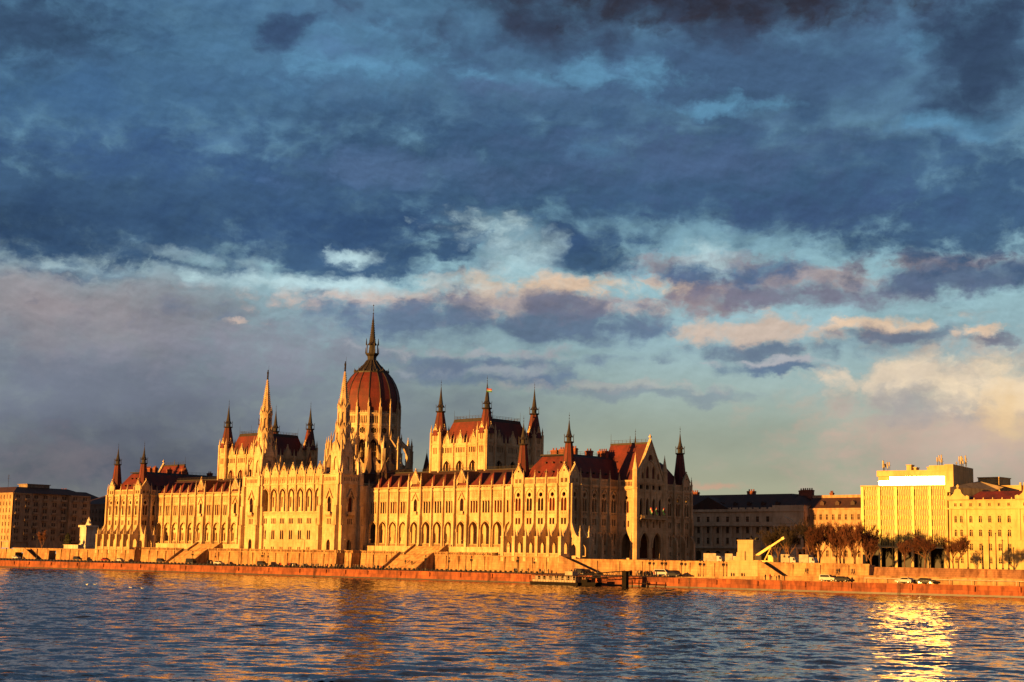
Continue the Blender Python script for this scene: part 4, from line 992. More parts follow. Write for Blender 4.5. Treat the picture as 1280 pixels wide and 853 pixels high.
# river front, two projecting bays
mb.at(AX - 30, AY0, 0); hs = []
for k in range(7):
    if k == 0: hs += [rect(23.5, 28, -1.5, 3.6)] if False else []
    for x in (3, 6, 12, 15, 18.5, 21.5, 24.2, 27.2):
        z = H7[k] + .9; hs.append(rect(x - .48, x + .48, z, z + 1.9)); wins_.append(((AX - 30 + x, AY0, z), 0))
hs.append(rect(21, 28.3, -2.2, 2.)); punched(mb, 30, -2.3, 25.0, hs)
mb.box(-.3, 30.3, -.5, 0, 24.6, 25.1)
# +X flank: three planes
def flank(y0, y1, x, n, zt, seed):
    mb.at(x, y0, 0, PI / 2); w = y1 - y0; hs = []
    for k in range(7):
        for i in range(n):
            for s in (-.62, .62):
                q = (i + .5) * w / n + s; z = H7[k] + .9; hs.append(rect(q - .42, q + .42, z, z + 1.9)); wins_.append((tw(q, 0, z, x, y0, 0, PI / 2), PI / 2))
            if k and (i + k) % 2 == 0 or k == 6: 
                q = (i + .5) * w / n; mb.box(q - 1.5, q + 1.5, -.9, 0, H7[k] + .3, H7[k] + .5); mb.box(q - 1.5, q + 1.5, -.9, -.82, H7[k] + .5, H7[k] + 1.3)
    hs.append(rect(.8, w - .8, -2., 1.8)); punched(mb, w, -2.3, zt, hs); mb.box(0, w, -.45, 0, zt - .3, zt + .15); mb.box(0, w, -.12, 0, 4.0, 4.25)
flank(AY0, 21.8, AX, 2, 25., 1); flank(21.8, 42., AX - 1.2, 4, 25.4, 2); flank(42., AY1, AX + .3, 2, 24.9, 3)
mb.at(0, 0, 0); mb.box(AX - 1.2, AX + .3, 41.6, 42, -2.3, 24.9); mb.box(AX - 30, AX + .3, AY1, AY1 + .3, -2.3, 24.9); mb.box(AX - 12, AX - .9, AY0 + .6, AY1, -1, 1.9)
wb = emit(mb, 'wall', 'sand', ap)
for w, r in wins_: inst('window', wm, wb, (w[0], w[1], w[2]), r)
mb = MB(); mb.add([(AX - 31, AY0 - .4, 25.1), (AX + .5, AY0 - .4, 25.1), (AX + .7, AY1 + .4, 25.1), (AX - 31, AY1 + .4, 25.1), (AX - 26, AY0 + 5, 28.2), (AX - 6, AY0 + 5, 28.2), (AX - 6, AY1 - 9, 28.2), (AX - 26, AY1 - 9, 28.2)], [(0, 1, 5, 4), (1, 2, 6, 5), (2, 3, 7, 6), (3, 0, 4, 7), (4, 5, 6, 7)]); emit(mb, 'roof', 'roofdark', ap)
mb = MB(); mb.box(AX - 14, AX - 6, 22, 34, 28, 29.6); mb.box(AX - 14.5, AX - 5.5, 21.5, 34.5, 29.6, 29.9); emit(mb, 'penthouse', 'greyr', ap)
mb = MB(); mb.tube((AX - 8, 13, 28), (AX - 8, 13, 34), .08, n=4); 
for z in (32, 32.8, 33.5): mb.tube((AX - 9, 13, z), (AX - 7, 13, z), .06, n=4)
emit(mb, 'antenna', 'iron', ap)
# more houses behind it
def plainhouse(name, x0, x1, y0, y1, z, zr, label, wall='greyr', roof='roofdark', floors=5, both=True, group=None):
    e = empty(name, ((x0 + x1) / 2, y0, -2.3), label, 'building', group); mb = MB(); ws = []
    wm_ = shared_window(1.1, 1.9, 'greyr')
    for (ox, oy, r, w) in ((x0, y0, 0, x1 - x0), (x1, y0, PI / 2, y1 - y0)):
        mb.at(ox, oy, 0, r); n = max(2, int(w / 3.2)); hs = []
        for k in range(floors):
            for i in range(n):
                q = (i + .5) * w / n; zz_ = .6 + k * (z - 1) / floors; hs.append(rect(q - .55, q + .55, zz_, zz_ + 1.9)); ws.append((tw(q, 0, zz_, ox, oy, 0, r), r))
        punched(mb, w, -2.3, z, hs); mb.box(0, w, -.4, 0, z - .35, z)
    mb.at(0, 0, 0); mb.box(x0, x0 + .3, y0 + .4, y1, -2.3, z); mb.box(x0, x1, y1, y1 + .3, -2.3, z)
    b_ = emit(mb, 'wall', wall, e)
    for w, r in ws: inst('window', wm_, b_, w, r)
    mb = MB(); i = min((x1 - x0), (y1 - y0)) * .35
    mb.add([(x0 - .4, y0 - .4, z), (x1 + .4, y0 - .4, z), (x1 + .4, y1 + .4, z), (x0 - .4, y1 + .4, z), (x0 + i, y0 + i, zr), (x1 - i, y0 + i, zr), (x1 - i, y1 - i, zr), (x0 + i, y1 - i, zr)], [(0, 1, 5, 4), (1, 2, 6, 5), (2, 3, 7, 6), (3, 0, 4, 7), (4, 5, 6, 7)])
    r_ = emit(mb, 'roof', roof, e)
    for k in range(3): chimney(r_, x0 + (x1 - x0) * R(.2, .8), y0 + (y1 - y0) * R(.3, .6), zr - .5, R(1.5, 3), 1, R(1.2, 2.2))
    return e
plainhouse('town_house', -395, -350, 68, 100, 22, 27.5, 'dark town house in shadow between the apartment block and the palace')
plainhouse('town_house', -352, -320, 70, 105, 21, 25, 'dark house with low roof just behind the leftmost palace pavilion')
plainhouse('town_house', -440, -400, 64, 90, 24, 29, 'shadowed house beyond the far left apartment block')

# -- ministry behind the plaza
mi = empty('ministry_building', (-10, 111, -2.3), 'long neoclassical ministry with column portico and dark hipped roof behind the plaza', 'building')
MX0, MX1, MY = -60., 15.2, 111.; mb = MB(); ws = []; hs = []
wm1 = shared_window(1.2, 2.2, 'sand'); n = 17; wd = (MX1 - MX0)
mb.at(MX0, MY, 0)
for i in range(n):
    q = (i + .5) * wd / n
    hs += [arch(q, 2.6, -2.2, 2.6, .5), rect(q - .6, q + .6, 5.2, 7.4), rect(q - .6, q + .6, 9.2, 11.4), rect(q - .6, q + .6, 13.1, 15.2)]
    for z in (5.2, 9.2, 13.1): ws.append((MX0 + q, MY, z))
    mb.lathe([(.42, 4.3), (.36, 4.8), (.32, 11.2), (.48, 11.7)], 8, q - wd / n / 2, -.75)
punched(mb, wd, -2.3, 17.6, hs); mb.box(0, wd, -1.3, 0, 3.5, 4.2); mb.box(0, wd, -1.3, 0, 11.7, 12.5); mb.box(0, wd, -1.2, -1.0, 12.5, 13.2); mb.box(-.3, wd + .3, -.6, 0, 17.0, 17.9)
for i in range(24): mb.box(i * wd / 24 + .4, i * wd / 24 + wd / 24 - .4, 0, .2, 17.9, 18.5)
for q in (7.5, 68): # pedimented end bays
    mb.prism([(q - 5.2, 12.5), (q + 5.2, 12.5), (q, 15.3)], [], -2.2, -.2); mb.box(q - 5., q + 5., -2.2, -.3, 11.6, 12.4); mb.box(q - 5., q + 5., -2.2, -.3, 3.5, 4.2); mb.box(q - 5, q + 5, -2, -.2, -2.3, 3.5)
    for s in (-4.2, -2.8, 2.8, 4.2): mb.lathe([(.45, 4.2), (.38, 4.8), (.34, 11.), (.5, 11.6)], 8, q + s, -1.8)
mb.box(62, wd, -.3, 0, 13, 19.2); mb.at(MX1, MY, 0, PI / 2); hs = []
for i in range(5):
    q = 2.5 + i * 4.4
    for z in (5.2, 9.2, 13.1): hs.append(rect(q - .6, q + .6, z, z + 2.1)); ws.append((*tw(q, 0, z, MX1, MY, 0, PI / 2)[:2], z, 1))
punched(mb, 26, -2.3, 19.2, hs); mb.at(0, 0, 0); mb.box(MX0, MX0 + .4, MY, MY + 26, -2.3, 17)
wb = emit(mb, 'wall', 'ministry', mi)
for w in ws: inst('window', wm1, wb, w[:3], PI / 2 if len(w) > 3 else 0)
mb = MB(); dk = .8; mb.box(MX0 + .5, MX1 - .5, MY + 3, MY + 3.2, -2.3, 3); emit(mb, 'arcade_back', 'greyr', mi)
mb = MB(); z0, z1 = 18.0, 23.7
mb.add([(MX0, MY, z0), (MX1 - 3, MY, z0), (MX1 - 3, MY + 26, z0), (MX0, MY + 26, z0), (MX0 + 12, MY + 7, z1), (MX1 - 9.5, MY + 7, z1), (MX1 - 9.5, MY + 18, z1), (MX0 + 12, MY + 18, z1)], [(0, 1, 5, 4), (1, 2, 6, 5), (2, 3, 7, 6), (3, 0, 4, 7), (4, 5, 6, 7)])
mb.add([(-36, MY - .3, 18.), (-17, MY - .3, 18.), (-26.5, MY - .3, 22.6), (-36, MY + 8, 18.), (-17, MY + 8, 18.), (-26.5, MY + 8, 22.6)], [(0, 1, 2), (0, 2, 5, 3), (1, 4, 5, 2)])
mb.add([(MX1 - 9, MY + .1, 19.2), (MX1 + .3, MY + .1, 19.2), (MX1 + .3, MY + 26, 19.2), (MX1 - 9, MY + 26, 19.2), (MX1 - 5, MY + 5, 22.9), (MX1 - 5, MY + 20, 22.9)], [(0, 1, 4), (1, 2, 5, 4), (2, 3, 5), (3, 0, 4, 5)])
r_ = emit(mb, 'roof', 'roofdark', mi)
dm = MB(); dm.prism([(-.8, 0), (.8, 0), (.8, .9), (0, 1.5), (-.8, .9)], [], 0, 2); dmm = dm.mesh('dormer', ['roofdark'])
for k in range(5): inst('dormer', dmm, r_, (-22 + k * 6.2, MY + 1.6, 19.4))
for x, y, w_ in ((-14, 121, 3), (10.5, 121, 4.5), (7, 123, 2.2), (-40, 121, 3)): chimney(r_, x, y, 23.5, w_, 1.6, 1.6)

# -- long building right of it
rb_ = empty('office_building', (30, 114, -2.3), 'orange lit building with dark roof and dormers between the ministry and the modern block', 'building')
mb = MB(); x0, x1, y = 13.8, 52., 114.; w = x1 - x0; mb.at(x0, y, 0); hs = []; ws = []; n = 15
for i in range(n):
    q = (i + .5) * w / n
    for z, h in ((1., 2.2), (5., 2.2), (9.6, 2.), (14., 1.9)): hs.append(rect(q - .5, q + .5, z, z + h)); ws.append((x0 + q, y, z))
punched(mb, w, -2.3, 18., hs); mb.box(-.2, w, -.5, 0, 17.5, 18.1); mb.box(0, w, -.2, 0, 12.1, 12.4); mb.box(0, w, 13, 13.3, -2, 22)
wb = emit(mb, 'wall', 'sand', rb_); wm2 = shared_window(1., 1.9, 'sand')
for p in ws: inst('window', wm2, wb, p)
mb = MB(); mb.add([(x0, y, 18.1), (x1, y, 18.1), (x1, y + 5, 22.), (x0, y + 5, 22.), (x0, y + 12, 22.), (x1, y + 12, 22.)], [(0, 1, 2, 3), (3, 2, 5, 4)]); mb.mat = 1; mb.box(x0, x1, y + 5, y + 12, 21.9, 23.)
r_ = emit(mb, 'roof', ['roofdark', 'sand'], rb_)
for k in range(4): d_ = inst('dormer', dmm, r_, (20 + k * 6.2, y + 1.2, 19.2), 0, (1, 1, 1.1))
for x in (20, 34, 44): chimney(r_, x, y + 8, 22.8, 1.2, 1, 1.2)

# -- modern office block with fins
mo = empty('modern_office_block', (67.7, 60, -2.3), 'tall boxy modern office block with golden vertical fins glowing in the low sun', 'building')
X0, X1, Y0 = 67.7, 96.4, 60.; mb = MB(); mb.box(X0, X1, Y0 + 1.2, Y0 + 26, 4.2, 22.3); mb.box(X0 - .1, X1 + .1, Y0 - .1, Y0 + 26.1, 22.3, 22.75); mb.box(X0, X1, Y0 + .2, Y0 + 1.2, 3.7, 4.25)
mb.box(72.8, 96.2, Y0 + 3, Y0 + 20, 22.75, 27.3); mb.box(72.5, 96.5, Y0 + 2.2, Y0 + 20.5, 25.6, 27.4)
mb.box(96.4, 99.2, Y0 - .8, Y0 + 31, -2.3, 28.9) if False else mb.add([(96.4, Y0 - .5, 20.5), (99.2, Y0 - .5, 20.5), (99.2, Y0 + 22, 20.5), (96.4, Y0 + 22, 20.5), (96.4, Y0 - .5, 28.9), (99.2, Y0 - .5, 28.9), (99.2, Y0 + 22, 28.9), (96.4, Y0 + 22, 28.9)], [(0, 1, 5, 4), (1, 2, 6, 5), (2, 3, 7, 6), (3, 0, 4, 7), (4, 5, 6, 7)])
mb.box(90, 96.4, Y0 + 3.5, Y0 + 20, 27.3, 28.9); mb.box(96.4, 97.0, Y0 - .3, Y0 + 26, -2.3, 20.5)
emit(mb, 'wall', 'cream', mo)
mb = MB(); mb.box(X0 + .4, X1 - .4, Y0 + 2.5, Y0 + 2.7, -2.3, 3.7); emit(mb, 'lobby_glazing', 'darkglass', mo)
col = MB(); col.box(-.45, .45, 0, .9, -2.3, 4.2); cm = col.mesh('column', ['cream'])
for i in range(6): inst('column', cm, mo, (X0 + .7 + i * 5.5, Y0 + .25, 0))
fm = MB(); fm.box(-.09, .09, -.32, 0, 0, 18.1); fmm = fm.mesh('fin', ['gold'])
NF = 50
for i in range(NF):
    x = X0 + .3 + i * (X1 - X0 - .6) / (NF - 1); inst('fin', fmm, mo, (x, Y0 + .5, 4.2))
for fl in range(6):
    mb = MB(); z = 4.3 + fl * 3.05
    mb.box(X0 + .1, X1 - .1, Y0 + .9, Y0 + 1.2, z, z + 1.9); emit(mb, 'glazing_band', 'officeglass', mo)
    mb = MB(); mb.box(X0, X1, Y0 + .6, Y0 + 1.2, z + 1.9, z + 3.05); emit(mb, 'spandrel', 'gold', mo)
for k in range(5):
    mb = MB(); a = X0 + k * 5.75; mb.box(a - .0, a + .9, Y0 + .1, Y0 + .7, 4.2, 22.3); emit(mb, 'pier', 'gold', mo)
# mirror glazing of the top floor: panes set at very slightly different angles
pm = []
for k in range(12):
    x = 74.0 + k * 1.86; hgt = 2.55 if k > 1 else 1.3
    mb = MB(); mb.box(-.9, .9, -.03, .03, 0, hgt); o = inst('mirror_pane', mb.mesh('mirror_pane', ['mirror']), mo, (x, Y0 + 2.6, 22.95), R(-.018, .018))
mb = MB(); e_ = random.Random(3)
def antenna_set(x, y, z, n, label):
    dx_, dy_ = (x - 67.7) * .92, y - 60.; x, y = 67.7 + dx_ * math.cos(math.radians(11.2)) - dy_ * math.sin(math.radians(11.2)), 60 + dx_ * math.sin(math.radians(11.2)) + dy_ * math.cos(math.radians(11.2))
    e = empty('rooftop_antennas', (x, y, z), label, 'antenna', 'antennas on the modern roof'); ms = MB(); pn = MB()
    for i in range(n):
        a, b_, h = e_.uniform(-1.6, 1.6), e_.uniform(-1, 1), e_.uniform(1.5, 3.6); ms.at(0, 0, 0); ms.tube((a, b_, 0), (a, b_, h), .07, n=4); ms.tube((a - .5, b_, h * .6), (a + .5, b_, h * .6), .05, n=4)
        pn.box(a - .16, a + .16, b_ - .35, b_ - .15, h * .5, h * .95)
    local(ms, 'mast', 'iron', e); local(pn, 'panel', 'slab', e)
antenna_set(75.4, 64, 27.4, 9, 'cluster of antennas at the left end of the modern roof'); antenna_set(92.6, 66, 28.9, 7, 'cluster of antennas near the middle of the modern roof'); antenna_set(98, 72, 28.9, 10, 'cluster of antennas on the tall right end of the modern roof')
for x, w_, h_ in ((81.5, 1.6, 1.8), (84, .8, 1.), (88.5, 5, 1.)):
    mb = MB(); mb.box(x, x + w_, 66, 69, 27.3, 27.4 + h_); mb.box(x - .2, x + w_ + .2, 65.8, 69.2, 27.4 + h_, 27.6 + h_); emit(mb, 'plant_room', 'cream', mo)

MR = math.radians(11.2); mo.rotation_euler = (0, 0, MR); mo.scale = (.92, 1, 1)
# -- ornate house at the right edge
orn = empty('ornate_town_palace', (112, 60, -2.3), 'ornate yellow four storey palace with curved gables and red roof at the right edge', 'building')
mb = MB(); x0, x1, y = 97.2, 150., 60.; mb.at(x0, y, 0); w = x1 - x0; hs = []; ws = []
bays = [3.0 - .9, 3.0 + .9] + [6.9 + k * 2.95 for k in range(5)] + [24.4 - .9, 24.4 + .9] + [28.5 + k * 3.2 for k in range(8)]
for q in bays:
    pr = q < 4.5 or 23 < q < 26; s = .42 if pr else .5
    for z, h in ((-.6, 1.9), (3.1, 2.1), (7.2, 2.0), (11.2, 2.)): hs.append(arch(q, 2 * s, z, z + h, .4)); ws.append((x0 + q, y, z, s))
    hs.append(rect(q - .38, q + .38, 16.0, 16.9)); ws.append((x0 + q, y, 16.0, s, 1))
    mb.prism([(q - .8, 9.6), (q + .8, 9.6), (q, 10.4)], [], -.25, 0); mb.box(q - .75, q + .75, -.2, 0, 13.4, 13.6); mb.box(q - .7, q + .7, -.16, 0, 6.95, 7.15); mb.box(q - .7, q + .7, -.16, 0, 11, 11.15)
punched(mb, w, -2.3, 17.8, hs)
mb.box(-.2, w, -.6, 0, 15.1, 15.5); mb.box(0, w, -.25, 0, 5.9, 6.15); mb.box(0, w, -.15, 0, 2.2, 2.35); mb.box(0, w, -.3, 0, 17.6, 17.9)
for k in range(8): mb.box(0, w, -.08, 0, -2. + k * 1., -1.9 + k * 1.)
for q in (.5, 5.4, 21.9, 26.9): mb.box(q - .3, q + .3, -.35, 0, 6.2, 15.1)
for q in (3.0, 24.4):
    pts = [(q - 3.6, 17.8), (q + 3.6, 17.8), (q + 3.6, 18.9), (q + 2.9, 19.2), (q + 2.4, 18.9), (q + 1.3, 19.8), (q + .9, 20.9), (q, 21.3), (q - .9, 20.9), (q - 1.3, 19.8), (q - 2.4, 18.9), (q - 2.9, 19.2), (q - 3.6, 18.9)]
    mb.prism(pts, [], -.3, .3); mb.lathe([(.1, 21.2), (.45, 21.7), (.45, 22.1), (.1, 22.5)], 8, q, 0)
for k in range(14): mb.sq(8 + k * 2.9, .2, 17.9, 18.5, .18, .1)
mb.at(0, 0, 0); mb.box(x0, x1, y + 20, y + 20.4, -2.3, 17.5); mb.box(x0, x0 + .3, y + .4, y + 20, -2.3, 20)
wb = emit(mb, 'wall', 'cream', orn); wm3 = shared_window(1., 2.1, 'cream')
for p in ws: inst('window', wm3, wb, p[:3], 0, (p[3] * 2, 1, 1 if len(p) < 5 else .45))
mb = MB(); mb.add([(x0 + 5, y + 1, 17.7), (x1, y + 1, 17.7), (x1, y + 6, 20.6), (x0 + 7, y + 6, 20.6), (x1, y + 16, 20.6), (x0 + 7, y + 16, 20.6)], [(0, 1, 2, 3), (3, 2, 4, 5), (0, 3, 5)]); emit(mb, 'roof', 'roof', orn)
mb = MB(); mb.add([(x0, y + 1, 17.7), (x0 + 6, y + 1, 17.7), (x0 + 8, y + 20, 22.5), (x0, y + 20, 24.5), (x0, y + 1, 21.8), (x0 + 6, y + 20, 21.8)], [(0, 1, 5, 4), (4, 5, 2, 3)]); emit(mb, 'party_wall', 'greyr', orn)
for (a, b_, c_, d_) in ((102, 109, 24.5, 90), (109, 116, 21.8, 90), (121, 131, 23.8, 92), (116, 122, 22.6, 93)):
    mb = MB(); mb.box(a - 10, b_ - 10, d_, d_ + 8, 17, c_ + 1.5); mb.box(a - 10.2, b_ - 9.8, d_ - .2, d_ + 8.2, c_ + 1.5, c_ + 1.8); emit(mb, 'roof_plant', 'cream', orn)
mb = MB(); mb.box(90, 160, 82, 110, -2.3, 19.5); bb = emit(mb, 'rear_wing', 'greyr', orn)
for k in range(4):
    mb = MB(); mb.lathe([(.35, 19.5), (.35, 23.8)], 6, 110.5 + k * .0 + k * 1.3, 80); emit(mb, 'vent_pipe', 'cream', orn)
# ================================================================ trees
M['bark'] = plain('bark', (.20, .09, .04), (.10, .045, .022), .9, sc=2)
M['twig'] = plain('twigs', (.13, .036, .014), (.06, .02, .009), .9, sc=1.)
M['shadetwig'] = plain('shade_darkened_twigs', (.035, .02, .01), (.02, .012, .008), .9, sc=1.)  # darker copy of the twigs: the clump's shade is put into the colour
M['ever'] = plain('evergreen_needles', (.035, .04, .018), (.02, .022, .012), .9, sc=2)
def tree_meshes(seed, h, spread, depth, lean=0., round_=False, tw_m='twig', bk='bark'):
    rn = random.Random(seed); T = MB(); C_ = MB()
    def grow(p, d, l, r, k):
        q = p + d * l
        (T if k < 3 else C_).tube(p, q, max(r, .0024), max(r * .68, .002), 5 if k < 3 else 3)
        if k >= depth: return
        nb = 3
        for i in range(nb + (1 if k == 0 else 0)):
            ax = Vector((rn.uniform(-1, 1), rn.uniform(-1, 1), rn.uniform(-.2, .5))).normalized()
            nd = (d * (1. if not round_ else .75) + ax * spread * rn.uniform(.6, 1.25)); nd.z += .26; nd.normalize()
            grow(q if rn.random() < .3 else p.lerp(q, rn.uniform(.35, .95)), nd, l * rn.uniform(.58, .9), r * rn.uniform(.5, .62), k + 1)
    grow(Vector((0, 0, 0)), Vector((lean, 0, 1)).normalized(), h * .27, h * .022, 0)
    return T.mesh('trunk', [bk]), C_.mesh('crown', [tw_m])
TM = [tree_meshes(s, 1.2, sp, 7, ln, rd, tm, bk) for s, sp, ln, rd, tm, bk in ((1, .55, .05, False, 'twig', 'bark'), (5, .62, -.08, False, 'twig', 'bark'), (9, .85, .1, True, 'twig', 'bark'), (12, .7, 0, False, 'shadetwig', 'bark'))]
def tree(x, y, h, k, label, group=None, rz=None, z=-2.3, sx=1.):
    e = empty('bare_tree', (x, y, z), label, 'tree', group); a, b = TM[k]; e.rotation_euler = (0, 0, R(0, 6.28) if rz is None else rz)
    for nm, me in (('trunk', a), ('crown', b)):
        o = bpy.data.objects.new(nm, me); COL.objects.link(o); o.parent = e; o.scale = (h * sx, h * sx, h)
    return e
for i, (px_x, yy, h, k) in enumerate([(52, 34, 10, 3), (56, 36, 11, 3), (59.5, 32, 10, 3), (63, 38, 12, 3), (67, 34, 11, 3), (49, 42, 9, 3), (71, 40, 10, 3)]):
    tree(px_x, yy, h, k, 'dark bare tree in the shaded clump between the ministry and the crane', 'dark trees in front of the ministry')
for i, (x, yy, h, k, lb) in enumerate([(72.5, 26, 10.5, 0, 'bare orange lit tree beside the dark clump, left end of the row'), (77.2, 20, 11.5, 1, 'bare tree with pale forked trunk in the middle of the plaza row'), (80.5, 28, 12, 0, 'bare tree just right of the pale forked one'), (83, 22, 11, 1, 'tall bare twiggy tree in the middle right of the row'), (86.5, 24, 11.5, 0, 'bare reddish tree beside the modern office block corner'), (90.5, 26, 8, 1, 'short bare tree in front of the left end of the modern block'), (74.5, 34, 11.5, 0, 'tall bare tree at the back beside the dark clump, left end of the row'), (79.2, 36, 12, 1, 'tallest bare tree at the back of the row behind the pale forked one'), (85, 33, 11.5, 0, 'tall bare tree at the back of the row near the modern block'), (102., 24, 7, 0, 'bare tree in front of the centre of the modern block')]):
    tree(x, yy, h, k, lb, 'bare trees along the plaza')
tree(112.3, 16, 8.6, 2, 'round crowned bare tree glowing orange in front of the modern block', 'bare trees along the plaza', sx=1.15)
tree(121, 18, 8.6, 2, 'spreading bare tree in front of the ornate palace', 'bare trees along the plaza', sx=1.0); tree(117.5, 22, 7.6, 1, 'slender bare tree between the two round crowned ones', 'bare trees along the plaza')
tree(-322, 6, 8.5, 1, 'bare tree in front of the far left apartment block', sx=.9)
# dark evergreen shrubs by the left monument
def shrub(x, y, h, w_, label):
    e = empty('evergreen_tree', (x, y, -2.3), label, 'tree'); t = MB(); t.tube((0, 0, 0), (0, 0, h * .8), .25, .06, 6); local(t, 'trunk', 'bark', e)
    c_ = MB()
    for i in range(2600):
        z = random.random() ** .8; r = (1 - z) ** .6 * w_ * math.sqrt(random.random()) * (1 + .25 * math.sin(z * 25)); a = R(0, 6.28); p = Vector((r * math.cos(a), r * math.sin(a), .4 + z * h))
        u = Vector((R(-1, 1), R(-1, 1), R(-1, 1))).normalized() * .3; v = u.orthogonal().normalized() * .16; c_.add([tuple(p - u), tuple(p + v), tuple(p + u)], [(0, 1, 2)])
    local(c_, 'crown', 'ever', e)
shrub(-313.5, 14, 8, 2.6, 'dark evergreen tree beside the pale monument on the left'); shrub(-309, 12, 5.5, 2., 'smaller dark evergreen in front of the pale monument')

# ================================================================ people
M['skin'] = plain('skin', (.45, .24, .14), rough=.6); M['hair'] = plain('dark_hair', (.03, .018, .012), rough=.7)
coats = {'black': (.015, .014, .016), 'navy': (.02, .03, .07), 'red': (.42, .03, .02), 'beige': (.38, .28, .18), 'brown': (.10, .05, .03), 'grey': (.12, .12, .12)}
for k, c_ in coats.items(): M['coat_' + k] = plain('coat_' + k, c_, rough=.85)
M['trousers'] = plain('dark_trousers', (.02, .02, .03), rough=.85)
def person_mesh(pose, coat):
    V = [(0, 0, .95), (0, 0, 1.12), (0, 0.01, 1.30), (0, 0, 1.45), (0, -.01, 1.53), (0, -.02, 1.63), (0, -.02, 1.72)]; RD_ = [.15, .13, .155, .13, .055, .095, .07]
    E_ = [(0, 1), (1, 2), (2, 3), (3, 4), (4, 5), (5, 6)]
    def chain(start, pts, rs):
        p = start
        for q, r in zip(pts, rs): V.append(q); RD_.append(r); E_.append((p, len(V) - 1)); p = len(V) - 1
    st = {'stand': (.0, .0), 'walk': (.28, -.25), 'lean': (.05, .12)}[pose]
    for s, d in ((-1, st[0]), (1, st[1])):
        chain(0, [(s * .10, 0, .88), (s * .11, d * .5 - .03 * (d != 0), .48), (s * .11, d, .08), (s * .12, d - .14, .04)], (.10, .07, .05, .04))
        a = -d
        chain(3, [(s * .20, 0, 1.42), (s * .25, a * .4, 1.14), (s * .25, a * .8 - .08, .90), (s * .25, a * .9 - .1, .80)], (.065, .052, .042, .035))
    me = bpy.data.meshes.new('person'); me.from_pydata(V, E_, []); o = bpy.data.objects.new('tmp', me); COL.objects.link(o)
    md = o.modifiers.new('s', 'SKIN'); 
    for i, r in enumerate(RD_): me.skin_vertices[0].data[i].radius = (r * 1.45, r * 1.25) if i not in (4, 5, 6) else (r, r)
    me.skin_vertices[0].data[0].use_root = True
    o.modifiers.new('u', 'SUBSURF').levels = 1
    dg = bpy.context.evaluated_depsgraph_get(); dg.update(); nm = bpy.data.meshes.new_from_object(o.evaluated_get(dg)); bpy.data.objects.remove(o); nm.name = 'person'
    nm.materials.clear()
    for m_ in ('trousers', 'coat_' + coat, 'skin', 'hair'): nm.materials.append(M[m_])
    for p in nm.polygons:
        c_ = p.center; p.use_smooth = True
        p.material_index = (3 if c_.z > 1.68 or (c_.z > 1.58 and c_.y > .01) else 2) if c_.z > 1.51 else (2 if abs(c_.x) > .2 and c_.z < .86 else (1 if c_.z > .80 else 0))
    return nm
PMESH = {(p, c_): None for p in ('stand', 'walk', 'lean') for c_ in coats}
def person(x, y, z, pose, coat, label, group=None, rz=None):
    if PMESH[(pose, coat)] is None: PMESH[(pose, coat)] = person_mesh(pose, coat)
    o = bpy.data.objects.new('person', PMESH[(pose, coat)]); link(o, None, (x, y, z), R(0, 6.28) if rz is None else rz); tag(o, label, 'person', group); k = R(.96, 1.07); o.scale = (k, k, k); return o
rp = random.Random(11)
def road_z(y, x): q = quay_y(x); return ZQ + (-5.75 - ZQ) * (y - q) / max(30, 8 - q)
def crowd(x0, x1, n, where, y0=1.5, y1=6, group=None, hues=('black', 'navy', 'brown', 'grey', 'black', 'beige', 'red')):
    for i in range(n):
        x = rp.uniform(x0, x1); y = quay_y(x) + rp.uniform(y0, y1); c_ = rp.choice(hues); ps = rp.choice(('stand', 'walk', 'lean'))
        person(x, y, road_z(y, x), ps, c_, 'person in a %s coat %s' % (c_, where), group)
crowd(-110, -101, 15, 'in the group on the quay below the right bell tower', group='people on the quay below the right bell tower'); crowd(-97, -84, 13, 'on the quay between bell tower and right staircase', group='people strolling before the right staircase'); crowd(-82, -76, 7, 'at the left foot of the right staircase', group='people left of the right staircase')
crowd(-72, -55, 17, 'gathered in front of the right grand staircase', 1, 5, group='people at the right staircase'); crowd(-8, -2, 4, 'standing on the quay just left of the pontoon boat', 3, 9, group='people left of the pontoon')
crowd(4, 26, 8, 'on the quay above the pontoon boat', 3, 8, group='people above the pontoon'); crowd(31, 42, 22, 'in the queue beside the gangway', 5, 12, group='people queueing by the gangway')
crowd(-200, -188, 3, 'near the left grand staircase', group='people near the left staircase'); crowd(-150, -146, 2, 'on the quay below the left bell tower', group='people below the left bell tower')
for x, y, c_, lb in ((52, -9, 'black', 'person in black standing by the lamp right of the silver van'), (65, -6, 'black', 'left one of two people walking under the embankment wall'), (68.5, -6, 'brown', 'right one of two people walking under the embankment wall'), (103.8, -10, 'black', 'person in black standing right of the white off road car'), (81, -11, 'red', 'person in a red coat on the quay below the crane'), (79.5, -11, 'black', 'person in black next to the red coated one below the crane'), (83.5, -10.5, 'black', 'person in dark clothes right of the red coated one')):
    person(x, y, road_z(y, x), 'stand', c_, lb)
for x, y, c_, lb in ((98., -5, 'black', 'dark figure on the upper ramp below the bare trees'), (102.5, -5, 'grey', 'grey figure on the upper ramp near its right end'), (88.4, -5, 'black', 'lone dark figure on the upper ramp left part')):
    person(x, y, -4.4, 'walk', c_, lb)
for x, y, z, c_, lb in ((-67, -6.5, -4.4, 'black', 'person in black climbing the middle of the right staircase'), (-63.5, -6.8, -4.6, 'brown', 'person in brown climbing the right side of the right staircase')): person(x, y, z, 'walk', c_, lb)
for k in range(6): x = -222 + k * 1.7; person(x, 6.0, -1., 'stand', 'black', 'dark figure on the terrace in front of the left wing arcade', 'people on the left wing terrace') if k % 2 else None

